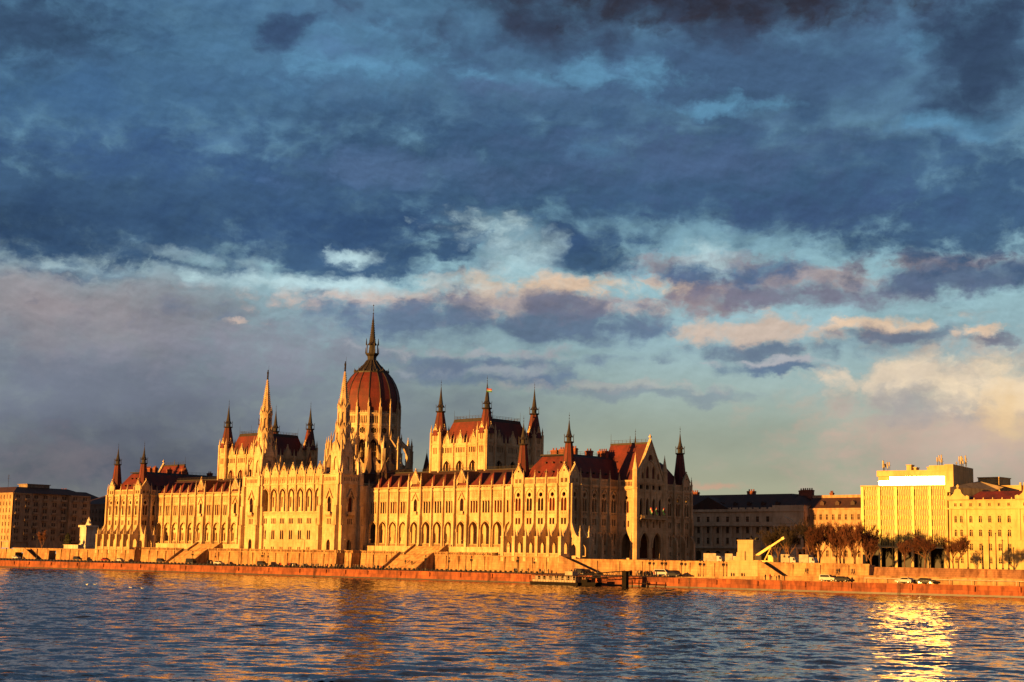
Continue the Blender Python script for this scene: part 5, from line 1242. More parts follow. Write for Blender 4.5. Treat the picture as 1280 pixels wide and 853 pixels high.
# ================================================================ bollards, lamps, cars
bm_ = MB(); bm_.lathe([(.30, 0), (.34, .12), (.22, .2), (.20, .48), (.40, .56), (.42, .74), (.26, .86), (.06, .9)], 8); bmesh_ = bm_.mesh('bollard', ['iron']); x = -272.; 
while x < 9:
    o = bpy.data.objects.new('mooring_bollard', bmesh_); y = quay_y(x) + .9; link(o, None, (x, y, ZQ), 0); o.scale = (1.15, 1.15, 1.1)
    tag(o, 'squat dark bollard in the long row on the quay edge', 'bollard', 'bollards along the quay edge'); x += 1.98
def tall_lamp(x, y, z, h, label, dbl=False, group='tall lamp posts along the quay'):
    e = empty('street_lamp', (x, y, z), label, 'street lamp', group); mb = MB(); mb.tube((0, 0, 0), (0, 0, 1.2), .2, .16, 8); mb.tube((0, 0, 1.2), (0, 0, h), .12, .07, 6); mb.tube((0, 0, h), (0, -1.5, h + .35), .05, .04, 5)
    local(mb, 'post', 'iron', e); mb = MB(); mb.box(-.16, .16, -2.1, -1.4, h + .28, h + .45); local(mb, 'lamp_head', 'slab', e)
def globe_lamp(x, y, z, label, group='globe lamps on the embankment wall'):
    e = empty('globe_lamp', (x, y, z), label, 'street lamp', group); mb = MB(); mb.tube((0, 0, 0), (0, 0, .8), .22, .14, 8); mb.tube((0, 0, .8), (0, 0, 4.2), .1, .07, 6)
    for a in (0, 2.1, 4.2): mb.tube((0, 0, 3.), (.30 * math.cos(a), .30 * math.sin(a), 3.2), .05, n=5)
    local(mb, 'post', 'iron', e)
    for a in (0, 2.1, 4.2, None):
        g_ = MB(); cx_, cy_, cz_ = (0, 0, 4.3) if a is None else (.30 * math.cos(a), .30 * math.sin(a), 3.3)
        g_.lathe([(.05, cz_ - .05), (.18, cz_ + .1), (.24, cz_ + .35), (.16, cz_ + .6), (.04, cz_ + .75)], 8, cx_, cy_); local(g_, 'globe', 'iron', e)
for px_x, lb in ((-300, 'left of the dark gateway'), (-196.7, 'in front of the left staircase'), (-112.5, 'in front of the central hall, right part'), (-93, 'right of the right bell tower'), (-80, 'left of the right staircase'), (-44, 'below the right wing'), (-36, 'below the right end of the right wing'), (-150, 'below the left bell tower')):
    tall_lamp(px_x, -9 if not -160 < px_x < -98 else -13, -6.1, 9.5, 'tall slim lamp post on the quay road %s' % lb)
for x, lb in ((36, 'left of the silver van'), (40.5, 'behind the silver van'), (47.5, 'right of the silver van'), (54, 'beside the standing man'), (62, 'near the two walkers')): globe_lamp(x, -5.6, -6., 'dark globe lamp against the embankment wall, %s' % lb)
for x, lb in ((-52, 'just right of the right staircase'), (-31, 'between right wing and corner pavilion'), (-11, 'below the right corner pavilion'), (-181, 'right of the left staircase'), (-138, 'below the central hall')): globe_lamp(x, -11.5, -6.1, 'dark globe lamp against the terrace wall, %s' % lb, 'globe lamps on the terrace wall')
for i, (x, h) in enumerate(((120.3, 7.2), (125.1, 6.), (127.1, 9.6), (129.2, 9.4), (131.2, 7.6), (133, 9.), (134.6, 5.6), (95, 7), (104, 9.), (74.5, 8), (87, 6.5))):
    mb = MB(); mb.tube((0, 0, 0), (0, 0, h), .17, .1, 6); mb.lathe([(.22, h), (.1, h + .3)], 6); mb.lathe([(.3, 0), (.2, .5)], 6); o = emit(mb, 'mast', 'iron', None, (0, 0, 0)); o.location = (x, 25 - (x - 120) * .2, -2.3)
    lbs = ['left of the dense mast group', 'short one next to the tallest pair', 'tallest left of the pair', 'tallest right of the pair', 'right of the tallest pair', 'second from the right end', 'short one at the right end', 'in front of the modern block left side', 'in front of the modern block right side', 'among the bare trees', 'beside the reddish bare tree']
    tag(o, 'thin dark mast standing on the embankment, %s' % lbs[i], 'mast', 'masts along the right embankment')
M['tyre'] = plain('tyre_rubber', (.015, .014, .014), rough=.8); M['carglass'] = plain('car_glass', (.02, .02, .025), rough=.3, spec=.2); M['chrome'] = plain('wheel_rim', (.5, .5, .5), rough=.3, metal=.8); M['headlight'] = plain('headlight', (.7, .65, .55), rough=.15)
for k, c_ in {'white': (.5, .46, .4), 'silver': (.45, .42, .38), 'dark': (.02, .02, .025), 'redc': (.22, .015, .01), 'black': (.01, .01, .012)}.items(): M['car_' + k] = plain('car_paint_' + k, c_, tuple(x * .9 for x in c_), .5, 0., spec=.25)
def car(x, y, z, kind, colr, label, rz=0.):
    e = empty('parked_car' if kind != 'van' else 'parked_van', (x, y, z), label, 'car' if kind != 'van' else 'van', 'vehicles parked along the quay', rz)
    if kind == 'van': L_, H_, prof = 5.0, 2.0, [(-2.5, .35), (2.5, .35), (2.5, .95), (2.25, 1.1), (1.35, 1.98), (-2.35, 2.0), (-2.5, 1.6)]; gl = [(-2.2, 1.25), (1.9, 1.25), (1.25, 1.85), (-2.2, 1.85)]
    elif kind == 'suv': L_, H_, prof = 4.5, 1.8, [(-2.2, .4), (2.2, .4), (2.25, 1.0), (1.1, 1.12), (.55, 1.76), (-2.05, 1.8), (-2.2, 1.2)]; gl = [(-1.9, 1.15), (.9, 1.15), (.45, 1.68), (-1.9, 1.68)]
    else: L_, H_, prof = 4.4, 1.45, [(-2.2, .32), (2.2, .32), (2.2, .75), (1.15, .92), (.35, 1.42), (-1.1, 1.45), (-1.75, 1.0), (-2.2, .92)]; gl = [(-1.6, .97), (.95, .95), (.28, 1.36), (-1.05, 1.38)]
    def shell(p, w0, w1, zt_, zb_):     # tapers towards the roof
        mb = MB(); n = len(p); f = lambda z_: w0 + (w1 - w0) * max(0, min(1, (z_ - zb_) / (zt_ - zb_)))
        mb.add([(a, -f(b_), b_) for a, b_ in p] + [(a, f(b_), b_) for a, b_ in p], [tuple(range(n)), tuple(range(n, 2 * n))[::-1]] + [(i, (i + 1) % n, n + (i + 1) % n, n + i) for i in range(n)]); return mb
    local(shell(prof, .9, .68, H_, .9), 'body', 'car_' + colr, e); local(shell(gl, .915, .715, H_, .9), 'side_windows', 'carglass', e)
    w_ = MB(); b0, b1 = prof[3], prof[4]; w_.add([(b0[0] + .0, -.78, b0[1] + .06), (b0[0], .78, b0[1] + .06), (b1[0] + .06, .62, b1[1] - .02), (b1[0] + .06, -.62, b1[1] - .02)], [(0, 1, 2, 3)]); local(w_, 'windscreen', 'carglass', e)
    wh = MB(); wh.prism(circ(0, 0, .33, 12), [], -.1, .1); wh.mat = 1; wh.prism(circ(0, 0, .19, 8), [], -.115, .115); wmh = wh.mesh('wheel', ['tyre', 'chrome'])
    for a in (-1.4, 1.4):
        for s in (-.82, .82): o = bpy.data.objects.new('wheel', wmh); COL.objects.link(o); o.parent = e; o.location = (a, s, .33)
    hl = MB(); hl.box(-.05, .04, -.16, .16, -.08, .08); hm = hl.mesh('headlight', ['headlight'])
    for s in (-.62, .62): o = bpy.data.objects.new('headlight', hm); COL.objects.link(o); o.parent = e; o.location = (2.2, s, .68)
    return e
for x, kind, c_, lb in ((-315, 'car', 'white', 'white car parked at the far left below the retaining wall'), (-265, 'suv', 'dark', 'dark car parked just right of the dark gateway'), (-243.5, 'car', 'redc', 'red car parked below the left corner pavilion'), (-233, 'car', 'white', 'white car right of the red one'), (-204, 'suv', 'dark', 'dark car parked left of the left staircase'), (-184, 'van', 'black', 'black van at the foot of the left staircase'), (-160, 'car', 'white', 'white car below the left bell tower'), (-134, 'suv', 'dark', 'dark car with rounded roof below the central hall'), (-116, 'car', 'white', 'white car below the right end of the central hall'), (13.5, 'suv', 'dark', 'dark car on the quay above the pontoon boat')):
    y = -14.5 if -160 <= x <= -100 else -10.; car(x, y, road_z(y, x) + .01, kind, c_, lb, R(-.04, .04))
car(43.5, -9.5, -6.0, 'van', 'silver', 'silver van parked under the embankment wall between globe lamps'); car(48.2, -10, -6.05, 'car', 'dark', 'dark low car just right of the silver van')
car(98.3, -10., -6.2, 'suv', 'white', 'white off road car on the right part of the quay', .05); car(102.3, -9.6, -6.2, 'car', 'black', 'black low car directly right of the white off road car'); car(118.5, -6.7, -6.15, 'car', 'silver', 'pale car on the quay road at the far right', PI + .1); car(123.6, -5.2, -6.15, 'car', 'black', 'black car behind the guard rail at the far right', .2)

# ================================================================ pontoon, gangway, crane, monuments, gulls
M['hull'] = plain('ship_steel', (.014, .010, .008), (.008, .006, .005), .8, spec=.1); M['shipwhite'] = plain('ship_white', (.42, .32, .22), rough=.5)
e = empty('pontoon_boat', (22, -29, ZW), 'long low landing pontoon with white cabin windows and dark roof moored at the quay', 'boat')
mb = MB(); mb.prism([(-9.6, .1), (-8.8, -.4), (7.5, -.4), (8.4, .2), (8.4, .9), (-9.8, .9)], [], -2.4, 2.4); local(mb, 'hull', 'hull', e)
mb = MB(); 
for i in range(17): mb.box(-9 + i * 1.02, -8.88 + i * 1.02, -2.2, -2.05, .9, 2.7); mb.box(-9 + i * 1.02, -8.88 + i * 1.02, 2.05, 2.2, .9, 2.7)
mb.box(-9.1, 7.4, -2.2, -2.1, .9, 1.5); mb.box(-9.1, 7.4, -2.2, -2.1, 1.85, 1.95); local(mb, 'railing', 'shipwhite', e)
for k in range(7):
    mb = MB(); a = -8.6 + k * 2.2; mb.box(a, a + 1.1, -1.5, 1.5, 1.0, 2.5); local(mb, 'cabin_panel', 'shipwhite', e)
mb = MB(); mb.box(-9.3, 7.6, -2.4, 2.4, 2.7, 2.85); local(mb, 'deck_roof', 'hull', e)
mb = MB(); mb.box(2.6, 5.4, -1.2, 1.2, 2.85, 3.9); mb.box(2.4, 5.6, -1.4, 1.4, 3.9, 4.0); local(mb, 'wheelhouse', 'shipwhite', e)
e = empty('dark_barge', (32, -28.5, ZW), 'small dark work boat moored at the right end of the pontoon', 'boat'); mb = MB(); mb.prism([(-3.6, .9), (-3., -.3), (3., -.3), (4., 1.1)], [], -1.3, 1.3); local(mb, 'hull', 'hull', e); mb = MB(); mb.box(-2.2, .2, -.9, .9, .9, 1.8); local(mb, 'cabin', 'hull', e)
e = empty('gangway_bridge', (36, -26, -7), 'dark truss gangway leading from the pontoon up to the quay landing', 'gangway'); mb = MB()
for s in (-.9, .9):
    for (z0, z1) in ((0, .9), (1.3, 2.3)): mb.tube((-6.5, s, z0), (6, s, z1), .1, n=5)
    for i in range(12): t = i / 12; t2 = (i + 1) / 12; mb.tube((-6.5 + 12.5 * t, s, .9 * t + (0 if i % 2 else 1.3)), (-6.5 + 12.5 * t2, s, .9 * t2 + (1.35 if i % 2 else 0)), .06, n=4)
local(mb, 'truss', 'iron', e); mb = MB(); mb.add([(-6.5, -.9, .05), (6, -.9, .95), (6, .9, .95), (-6.5, .9, .05)], [(0, 1, 2, 3)]); mb.add([(-6.5, -.9, -.05), (6, -.9, .85), (6, .9, .85), (-6.5, .9, -.05)], [(0, 1, 2, 3)]); local(mb, 'deck', 'hull', e)
e = empty('landing_dolphin', (42.4, -25, ZW), 'dark steel landing post standing in the water at the end of the gangway', 'mooring post'); mb = MB(); mb.box(-.75, .75, -.6, .6, -1, 4.2); mb.box(-.9, .9, -.75, .75, 4.2, 4.45); local(mb, 'post', 'hull', e)
e = empty('small_jetty', (46.5, -24, ZW), 'low dark jetty platform on piles right of the landing post', 'jetty'); mb = MB(); mb.box(-3, 3.4, -.8, .8, 1., 1.25); local(mb, 'deck', 'hull', e); mb = MB()
for x in (-2.4, 0, 3.): mb.tube((x, 0, -1), (x, 0, 1.9), .16, n=6)
local(mb, 'pile', 'hull', e)
# pale crane tower and mobile crane
M['concrete'] = stone('pale_concrete', (.55, .40, .20), (.42, .29, .14), course=1.2, joint=.7, blotch=.4)
e = empty('shaft_tower', (64.5, 3.5, -2.3), 'pale square concrete tower with stepped left side above the embankment wall', 'tower'); mb = MB(); mb.at(0, 0, 0)
mb.box(-2.6, 2.6, -2, 2, 0, 6.9); mb.box(-2.75, 2.75, -2.1, 2.1, 6.7, 7.0); local(mb, 'tower_body', 'concrete', e); mb = MB(); mb.prism([(-4.6, 0), (-2.6, 0), (-2.6, 3.6), (-3.2, 3.5), (-3.3, 2.3), (-4.2, 2.1)], [], -1.6, 1.6); mb.prism([(-7, 0), (-4.6, 0), (-4.6, 1.3), (-7, 1.1)], [], -1.4, 1.4); local(mb, 'stepped_base', 'concrete', e); mb = MB(); mb.box(-.12, .12, -2.15, -2.0, .3, 3.8); local(mb, 'door', 'iron', e)
mb = MB(); mb.box(63, 73, -5.0, -4.2, -6.3, -1.5); mb.box(62.6, 73.4, -5.2, -3.6, -1.6, -1.1); o = emit(mb, 'wall_bastion', 'concrete', None); tag(o, 'smooth pale bastion in the embankment wall under the shaft tower', 'wall')
M['craney'] = plain('crane_paint', (.75, .55, .16), (.6, .42, .12), .4)
e = empty('mobile_crane', (70.2, 3, -2.3), 'mobile crane with pale yellow boom raised to the right beside the concrete tower', 'crane'); mb = MB(); mb.box(-3.2, 3.4, -1.2, 1.2, .7, 1.3); local(mb, 'chassis', 'craney', e)
mb = MB(); mb.prism([(1.6, 1.3), (3.3, 1.3), (3.3, 2.1), (2.7, 2.8), (1.6, 2.8)], [], -1.1, 1.1); local(mb, 'cab', 'craney', e); mb = MB(); mb.box(-2.6, -.6, -1.1, 1.1, 1.3, 2.7); local(mb, 'counterweight', 'iron', e)
mb = MB(); a, b_ = Vector((-2.8, 0, 2.6)), Vector((5.9, 0, 7.5)); mb.tube(a, a.lerp(b_, .55), .52, .5, 4); mb.tube(a.lerp(b_, .5), b_, .38, .34, 4); mb.tube(a.lerp(b_, .97), b_ + Vector((.5, 0, .2)), .55, .5, 4); local(mb, 'boom', 'craney', e); mb = MB(); mb.tube((-.2, 0, 1.4), (2., 0, 5.1), .2, .16, 6); mb.tube((-2.6, 0, 1.3), (-2.6, 0, 2.6), .4, n=6); local(mb, 'ram', 'craney', e)
mb = MB(); mb.tube((6.2, 0, 7.3), (6.3, 0, 2.4), .06, n=4); mb.box(6.1, 6.5, -.2, .2, 2.2, 2.8); local(mb, 'hook', 'iron', e)
wh = MB(); wh.prism(circ(0, 0, .5, 12), [], -.15, .15); wmc = wh.mesh('wheel', ['tyre'])
for x in (-2.4, -1, 1.2, 2.6):
    for s in (-1.1, 1.1): o = bpy.data.objects.new('wheel', wmc); COL.objects.link(o); o.parent = e; o.location = (x, s, .5)
def truck(x, y, label, L_=4.2, rz=0):
    e = empty('box_truck', (x, y, -2.3), label, 'truck', 'trucks on the plaza', rz); mb = MB(); mb.box(-L_ / 2 - 1, L_ / 2 - 1, -1.1, 1.1, .8, 3.1); local(mb, 'cargo_box', 'shipwhite', e); mb = MB(); mb.prism([(L_ / 2 - .9, .5), (L_ / 2 + .9, .5), (L_ / 2 + .9, 1.4), (L_ / 2 + .5, 2.3), (L_ / 2 - .9, 2.4)], [], -1, 1); local(mb, 'cab', 'car_silver', e)
    mb = MB(); mb.prism([(L_ / 2 + .1, 1.45), (L_ / 2 + .8, 1.45), (L_ / 2 + .5, 2.15), (L_ / 2 + .1, 2.15)], [], -1.02, 1.02); local(mb, 'window', 'carglass', e)
    for a in (-L_ / 2, L_ / 2 + .1):
        for s in (-1, 1): o = bpy.data.objects.new('wheel', wmc); COL.objects.link(o); o.parent = e; o.location = (a, s, .5)
truck(51.5, 5, 'white box truck on the plaza left of the shaft tower', 4.4); truck(57.5, 6, 'smaller pale truck between the box truck and the shaft tower', 2.6); truck(76.5, 6, 'pale truck just right of the mobile crane', 2.8); truck(82.5, 6, 'pale truck near the bare trees', 3.0); truck(79.5, 11, 'pale truck behind the other two on the right', 2.6)
# equestrian statue
M['plinthdark'] = stone('dark_plinth', (.18, .13, .09), (.1, .07, .05))
e = empty('equestrian_statue', (44.5, 34, -2.3), 'dark equestrian statue on a plinth in the shade before the ministry', 'statue'); mb = MB(); mb.box(-2.6, 2.6, -1.4, 1.4, 0, .5); mb.box(-2.1, 2.1, -1, 1, .5, 4.2); mb.box(-2.4, 2.4, -1.25, 1.25, 4.2, 4.6); local(mb, 'plinth', 'plinthdark', e)
def skin_body(pts, rs, es, name, mat, par, root=0):
    me = bpy.data.meshes.new('t'); me.from_pydata(pts, es, []); o = bpy.data.objects.new('t', me); COL.objects.link(o); o.modifiers.new('s', 'SKIN')
    for i, r in enumerate(rs): me.skin_vertices[0].data[i].radius = (r, r)
    me.skin_vertices[0].data[root].use_root = True; o.modifiers.new('u', 'SUBSURF').levels = 1
    dg = bpy.context.evaluated_depsgraph_get(); dg.update(); nm = bpy.data.meshes.new_from_object(o.evaluated_get(dg)); bpy.data.objects.remove(o); nm.materials.clear(); nm.materials.append(M[mat]); nm.name = name
    q = bpy.data.objects.new(name, nm); COL.objects.link(q); q.parent = par; return q
Hh = [(0, 0, 6.8), (-1.2, 0, 6.9), (1.1, 0, 7.0), (1.7, 0, 7.9), (2.0, 0, 8.5), (2.6, 0, 8.1), (-1.3, .35, 6.2), (-1.0, .35, 5.6), (-1.3, .35, 5.2), (-1.3, .35, 4.65), (-1.3, -.35, 6.2), (-1.7, -.35, 5.6), (-1.5, -.35, 5.1), (-1.6, -.35, 4.65), (1.2, .3, 6.2), (1.2, .3, 5.4), (1.2, .3, 4.65), (1.4, -.3, 6.2), (1.9, -.3, 5.9), (1.7, -.3, 5.4), (-1.9, 0, 6.9), (-2.2, 0, 6.0)]
skin_body(Hh, [.6, .55, .55, .35, .28, .16, .3, .16, .12, .13, .3, .16, .12, .13, .26, .13, .13, .26, .13, .12, .14, .1], [(0, 1), (0, 2), (2, 3), (3, 4), (4, 5), (1, 6), (6, 7), (7, 8), (8, 9), (1, 10), (10, 11), (11, 12), (12, 13), (2, 14), (14, 15), (15, 16), (2, 17), (17, 18), (18, 19), (1, 20), (20, 21)], 'horse', 'statue', e)
skin_body([(0, 0, 7.5), (0, 0, 8.1), (.05, 0, 8.7), (.05, 0, 8.95), (.08, 0, 9.25), (0, .5, 7.2), (.3, .65, 6.5), (.2, .65, 6.0), (0, -.5, 7.2), (.3, -.65, 6.5), (.2, -.65, 6.0), (.0, .4, 8.6), (.4, .5, 8.1), (.9, .25, 8.0), (.0, -.4, 8.6), (.3, -.5, 8.1), (.8, -.2, 7.9)], [.3, .27, .27, .1, .2, .18, .14, .12, .18, .14, .12, .13, .1, .08, .13, .1, .08], [(0, 1), (1, 2), (2, 3), (3, 4), (0, 5), (5, 6), (6, 7), (0, 8), (8, 9), (9, 10), (2, 11), (11, 12), (12, 13), (2, 14), (14, 15), (15, 16)], 'rider', 'statue', e)
# monument on the left
M['white_stone'] = stone('white_monument_stone', (.72, .62, .48), (.55, .46, .34), course=1.2, joint=.8)
e = empty('stone_monument', (-309.5, 22, -2.3), 'pale stone monument with a sculpted group on top, left of the palace', 'monument'); mb = MB(); mb.box(-3.6, 3.6, -3.4, 3.4, 0, 3.); mb.box(-2.6, 2.6, -2.8, 2.8, 3, 11.4); mb.box(-3.2, 3.2, -3.4, 3.4, 11.2, 12.1); mb.box(-3.2, 3.2, -3.3, 3.3, 3.0, 3.6); local(mb, 'pedestal', 'white_stone', e)
skin_body([(0, 0, 12.2), (0, 0, 13.6), (0, 0, 14.9), (0, 0, 15.5), (0, 0, 16.0), (-.7, 0, 14.6), (-1.3, 0, 13.6), (.7, 0, 14.6), (1.2, .2, 13.8), (-1.6, 0, 12.2), (-1.7, 0, 13.), (1.8, 0, 12.2), (1.9, 0, 12.9)], [1., .75, .55, .25, .38, .32, .28, .32, .28, .8, .45, .8, .4], [(0, 1), (1, 2), (2, 3), (3, 4), (2, 5), (5, 6), (2, 7), (7, 8), (0, 9), (9, 10), (0, 11), (11, 12)], 'sculpture', 'white_stone', e)
mb = MB(); mb.box(-296.5, -285, 2, 4, -2.3, .6); mb.box(-296.7, -284.8, 1.8, 4.2, .5, .75); o = emit(mb, 'low_kiosk', 'white_stone', None); tag(o, 'low pale kiosk on the terrace edge left of the palace', 'kiosk')
# gulls on the water
M['gull'] = plain('white_feathers', (.8, .78, .74), rough=.6)
gl_ = MB(); gl_.lathe([(.02, 0), (.10, .04), (.13, .10), (.10, .17), (.03, .2)], 8); gme = None
def gull_mesh():
    e0 = empty('tmp', (0, 0, 0), 'x', 'x'); o = skin_body([(0, 0, .09), (.16, 0, .10), (-.2, 0, .13), (-.33, 0, .17), (.24, 0, .2), (.26, 0, .27), (.36, 0, .265)], [.1, .09, .07, .03, .045, .055, .015], [(0, 1), (0, 2), (2, 3), (1, 4), (4, 5), (5, 6)], 'gull', 'gull', e0); me = o.data; bpy.data.objects.remove(o); bpy.data.objects.remove(e0); return me
gme = gull_mesh()
o = bpy.data.objects.new('gull', gme); link(o, None, (24.87, -184.80, -9.06), 0.0); o.scale = (1.3, 1.3, 1.3); tag(o, 'white gull floating on the river, left one of the two close together', 'gull', 'gulls on the river')
o = bpy.data.objects.new('gull', gme); link(o, None, (23.48, -181.94, -9.06), 1.1); o.scale = (1.3, 1.3, 1.3); tag(o, 'white gull floating on the river, right one of the two close together', 'gull', 'gulls on the river')
o = bpy.data.objects.new('gull', gme); link(o, None, (35.36, -184.28, -9.06), 2.2); o.scale = (1.3, 1.3, 1.3); tag(o, 'white gull floating on the river, brightest of the far left gulls', 'gull', 'gulls on the river')
o = bpy.data.objects.new('gull', gme); link(o, None, (51.71, -191.74, -9.06), 3.3); o.scale = (1.3, 1.3, 1.3); tag(o, 'white gull floating on the river, in front of the left pavilion reflection', 'gull', 'gulls on the river')
o = bpy.data.objects.new('gull', gme); link(o, None, (54.67, -190.86, -9.06), 4.4); o.scale = (1.3, 1.3, 1.3); tag(o, 'white gull floating on the river, next to the brightest gull', 'gull', 'gulls on the river')
o = bpy.data.objects.new('gull', gme); link(o, None, (28.67, -152.25, -9.06), 5.5); o.scale = (1.3, 1.3, 1.3); tag(o, 'white gull floating on the river, alone further to the right', 'gull', 'gulls on the river')
# ================================================================ camera, sun, sky
F, TH, PITCH, ROLL, CXm, CYm, CZm = CAM
cam = bpy.data.cameras.new('camera'); co = bpy.data.objects.new('camera', cam); COL.objects.link(co)
cam.sensor_fit = 'HORIZONTAL'; cam.sensor_width = 36; cam.lens = F / 1280 * 36; cam.clip_start = 1; cam.clip_end = 30000
c, s = math.cos(TH), math.sin(TH)
right = Vector((c, s, 0)); fwd = Vector((-s, c, 0)); upz = Vector((0, 0, 1))
f2 = fwd * math.cos(PITCH) + upz * math.sin(PITCH); u2 = upz * math.cos(PITCH) - fwd * math.sin(PITCH)
# picture is rotated clockwise by ROLL: camera rolled counter-clockwise
r3 = right * math.cos(ROLL) + u2 * math.sin(ROLL); u3 = u2 * math.cos(ROLL) - right * math.sin(ROLL)
co.matrix_world = Matrix(((r3.x, u3.x, -f2.x, CXm), (r3.y, u3.y, -f2.y, CYm), (r3.z, u3.z, -f2.z, CZm), (0, 0, 0, 1)))
scene.camera = co
SUN = Vector((-.1045, -.9945, .0565)).normalized()
sl = bpy.data.lights.new('sun', 'SUN'); sl.energy = 5.; sl.color = (1, .48, .10); sl.angle = math.radians(.55)
so = bpy.data.objects.new('sun', sl); COL.objects.link(so); so.rotation_euler = (-SUN).to_track_quat('-Z', 'Y').to_euler(); so.location = (0, -200, 100)

w = bpy.data.worlds.new('World'); scene.world = w; w.cycles.sampling_method = 'MANUAL'; w.cycles.sample_map_resolution = 256; scene.cycles.max_bounces = 5; scene.cycles.diffuse_bounces = 2; scene.cycles.glossy_bounces = 3; w.use_nodes = True
nt = w.node_tree; nt.nodes.clear()
out = nt.nodes.new('ShaderNodeOutputWorld'); bg = nt.nodes.new('ShaderNodeBackground'); nt.links.new(bg.outputs[0], out.inputs[0])
bg.inputs[1].default_value = .1
sky = nt.nodes.new('ShaderNodeTexSky'); sky.sky_type = 'NISHITA'; sky.sun_disc = False
sky.sun_elevation = math.asin(SUN.z); sky.sun_rotation = math.atan2(SUN.x, SUN.y); sky.air_density = 1.2; sky.dust_density = 2.
def L(a, b): nt.links.new(a, b)
def mth(op, a, b=None, c=None):
    n = nt.nodes.new('ShaderNodeMath'); n.operation = op
    for i, v in enumerate((a, b, c)):
        if v is None: continue
        if isinstance(v, (int, float)): n.inputs[i].default_value = v
        else: L(v, n.inputs[i])
    return n.outputs[0]
def sm(x, a, b):
    n = nt.nodes.new('ShaderNodeMapRange'); n.interpolation_type = 'SMOOTHSTEP'; n.inputs[1].default_value = a; n.inputs[2].default_value = b
    L(x, n.inputs[0]); return n.outputs[0]
g = nt.nodes.new('ShaderNodeTexCoord').outputs['Generated']
sep = nt.nodes.new('ShaderNodeSeparateXYZ'); L(g, sep.inputs[0])
az = mth('ARCTAN2', sep.outputs[0], sep.outputs[1])             # from +Y towards +X
AZ0 = math.atan2(fwd.x, fwd.y)
daz = mth('SUBTRACT', az, AZ0)
daz = mth('WRAP', daz, PI, -PI)
el = mth('ARCSINE', sep.outputs[2])
def sc_(v): return mth('MULTIPLY', v, 180 / PI)
U = sc_(daz); V = sc_(el)                                      # degrees
cb = nt.nodes.new('ShaderNodeCombineXYZ'); L(U, cb.inputs[0]); L(V, cb.inputs[1])
UV = cb.outputs[0]
def nz(scale, det, st=(1, 1, 1), off=(0, 0, 0), ro=.55, warp=0.):
    mp = nt.nodes.new('ShaderNodeMapping'); mp.inputs['Scale'].default_value = st; mp.inputs['Location'].default_value = off; L(UV, mp.inputs[0])
    n = nt.nodes.new('ShaderNodeTexNoise'); n.noise_dimensions = '2D'; n.inputs['Scale'].default_value = scale; n.inputs['Detail'].default_value = det; n.inputs['Roughness'].default_value = ro
    n.inputs['Distortion'].default_value = warp; L(mp.outputs[0], n.inputs['Vector']); return n
# warped coordinates for ragged cloud edges
n1 = nz(.22, 7, (1, 1.7, 1), (3, 1, 0), .62)
w1 = nt.nodes.new('ShaderNodeVectorMath'); w1.operation = 'SUBTRACT'; L(n1.outputs[1], w1.inputs[0]); w1.inputs[1].default_value = (.5, .5, .5)
w2 = nt.nodes.new('ShaderNodeVectorMath'); w2.operation = 'MULTIPLY'; L(w1.outputs[0], w2.inputs[0]); w2.inputs[1].default_value = (2.6, 1.4, 0)
w3 = nt.nodes.new('ShaderNodeVectorMath'); w3.operation = 'ADD'; L(UV, w3.inputs[0]); L(w2.outputs[0], w3.inputs[1]); WUV0 = w3.outputs[0]
n1b = nz(1.0, 6, (1, 1.5, 1), (7, 4, 0), .62); wb1 = nt.nodes.new('ShaderNodeVectorMath'); wb1.operation = 'SUBTRACT'; L(n1b.outputs[1], wb1.inputs[0]); wb1.inputs[1].default_value = (.5, .5, .5)
wb2 = nt.nodes.new('ShaderNodeVectorMath'); wb2.operation = 'MULTIPLY_ADD'; L(wb1.outputs[0], wb2.inputs[0]); wb2.inputs[1].default_value = (.8, .5, 0); L(WUV0, wb2.inputs[2]); WUV = wb2.outputs[0]
def d2(px, py):       # direction of a compass/elevation spot given as it was surveyed on the photograph
    x = (px - 640); y = (py - 426.5); a = x * math.cos(ROLL) + y * math.sin(ROLL); b = -x * math.sin(ROLL) + y * math.cos(ROLL)
    d = right * (a / F) + f2 - u2 * (b / F); d.normalize(); 
    dz = math.atan2(d.x, d.y) - AZ0
    return math.degrees(dz), math.degrees(math.asin(d.z))
def puff(off, sx=1.):     # billowing field: rounded lumps with creases between them, broken up by finer noise
    mp = nt.nodes.new('ShaderNodeMapping'); mp.inputs['Scale'].default_value = (sx, 1.55 * sx, 1); mp.inputs['Location'].default_value = off; L(WUV, mp.inputs[0])
    v = nt.nodes.new('ShaderNodeTexVoronoi'); v.voronoi_dimensions = '2D'; v.inputs['Scale'].default_value = .42; v.inputs['Detail'].default_value = 4; v.inputs['Roughness'].default_value = .55; v.normalize = True
    L(mp.outputs[0], v.inputs['Vector']); return v.outputs['Distance']
NA, NB_ = nz(.34, 8, (1, 1.5, 1), (2, 7, 0), .56).outputs[0], nz(.7, 7, (1, 1.4, 1), (11, 3, 0), .55).outputs[0]
FB = [mth('ADD', mth('MULTIPLY', NA, .55), mth('MULTIPLY', puff((2, 1, 0)), .8)), mth('ADD', mth('MULTIPLY', NB_, .55), mth('MULTIPLY', puff((7, 4, 0), 1.7), .8))]; NB = [0]
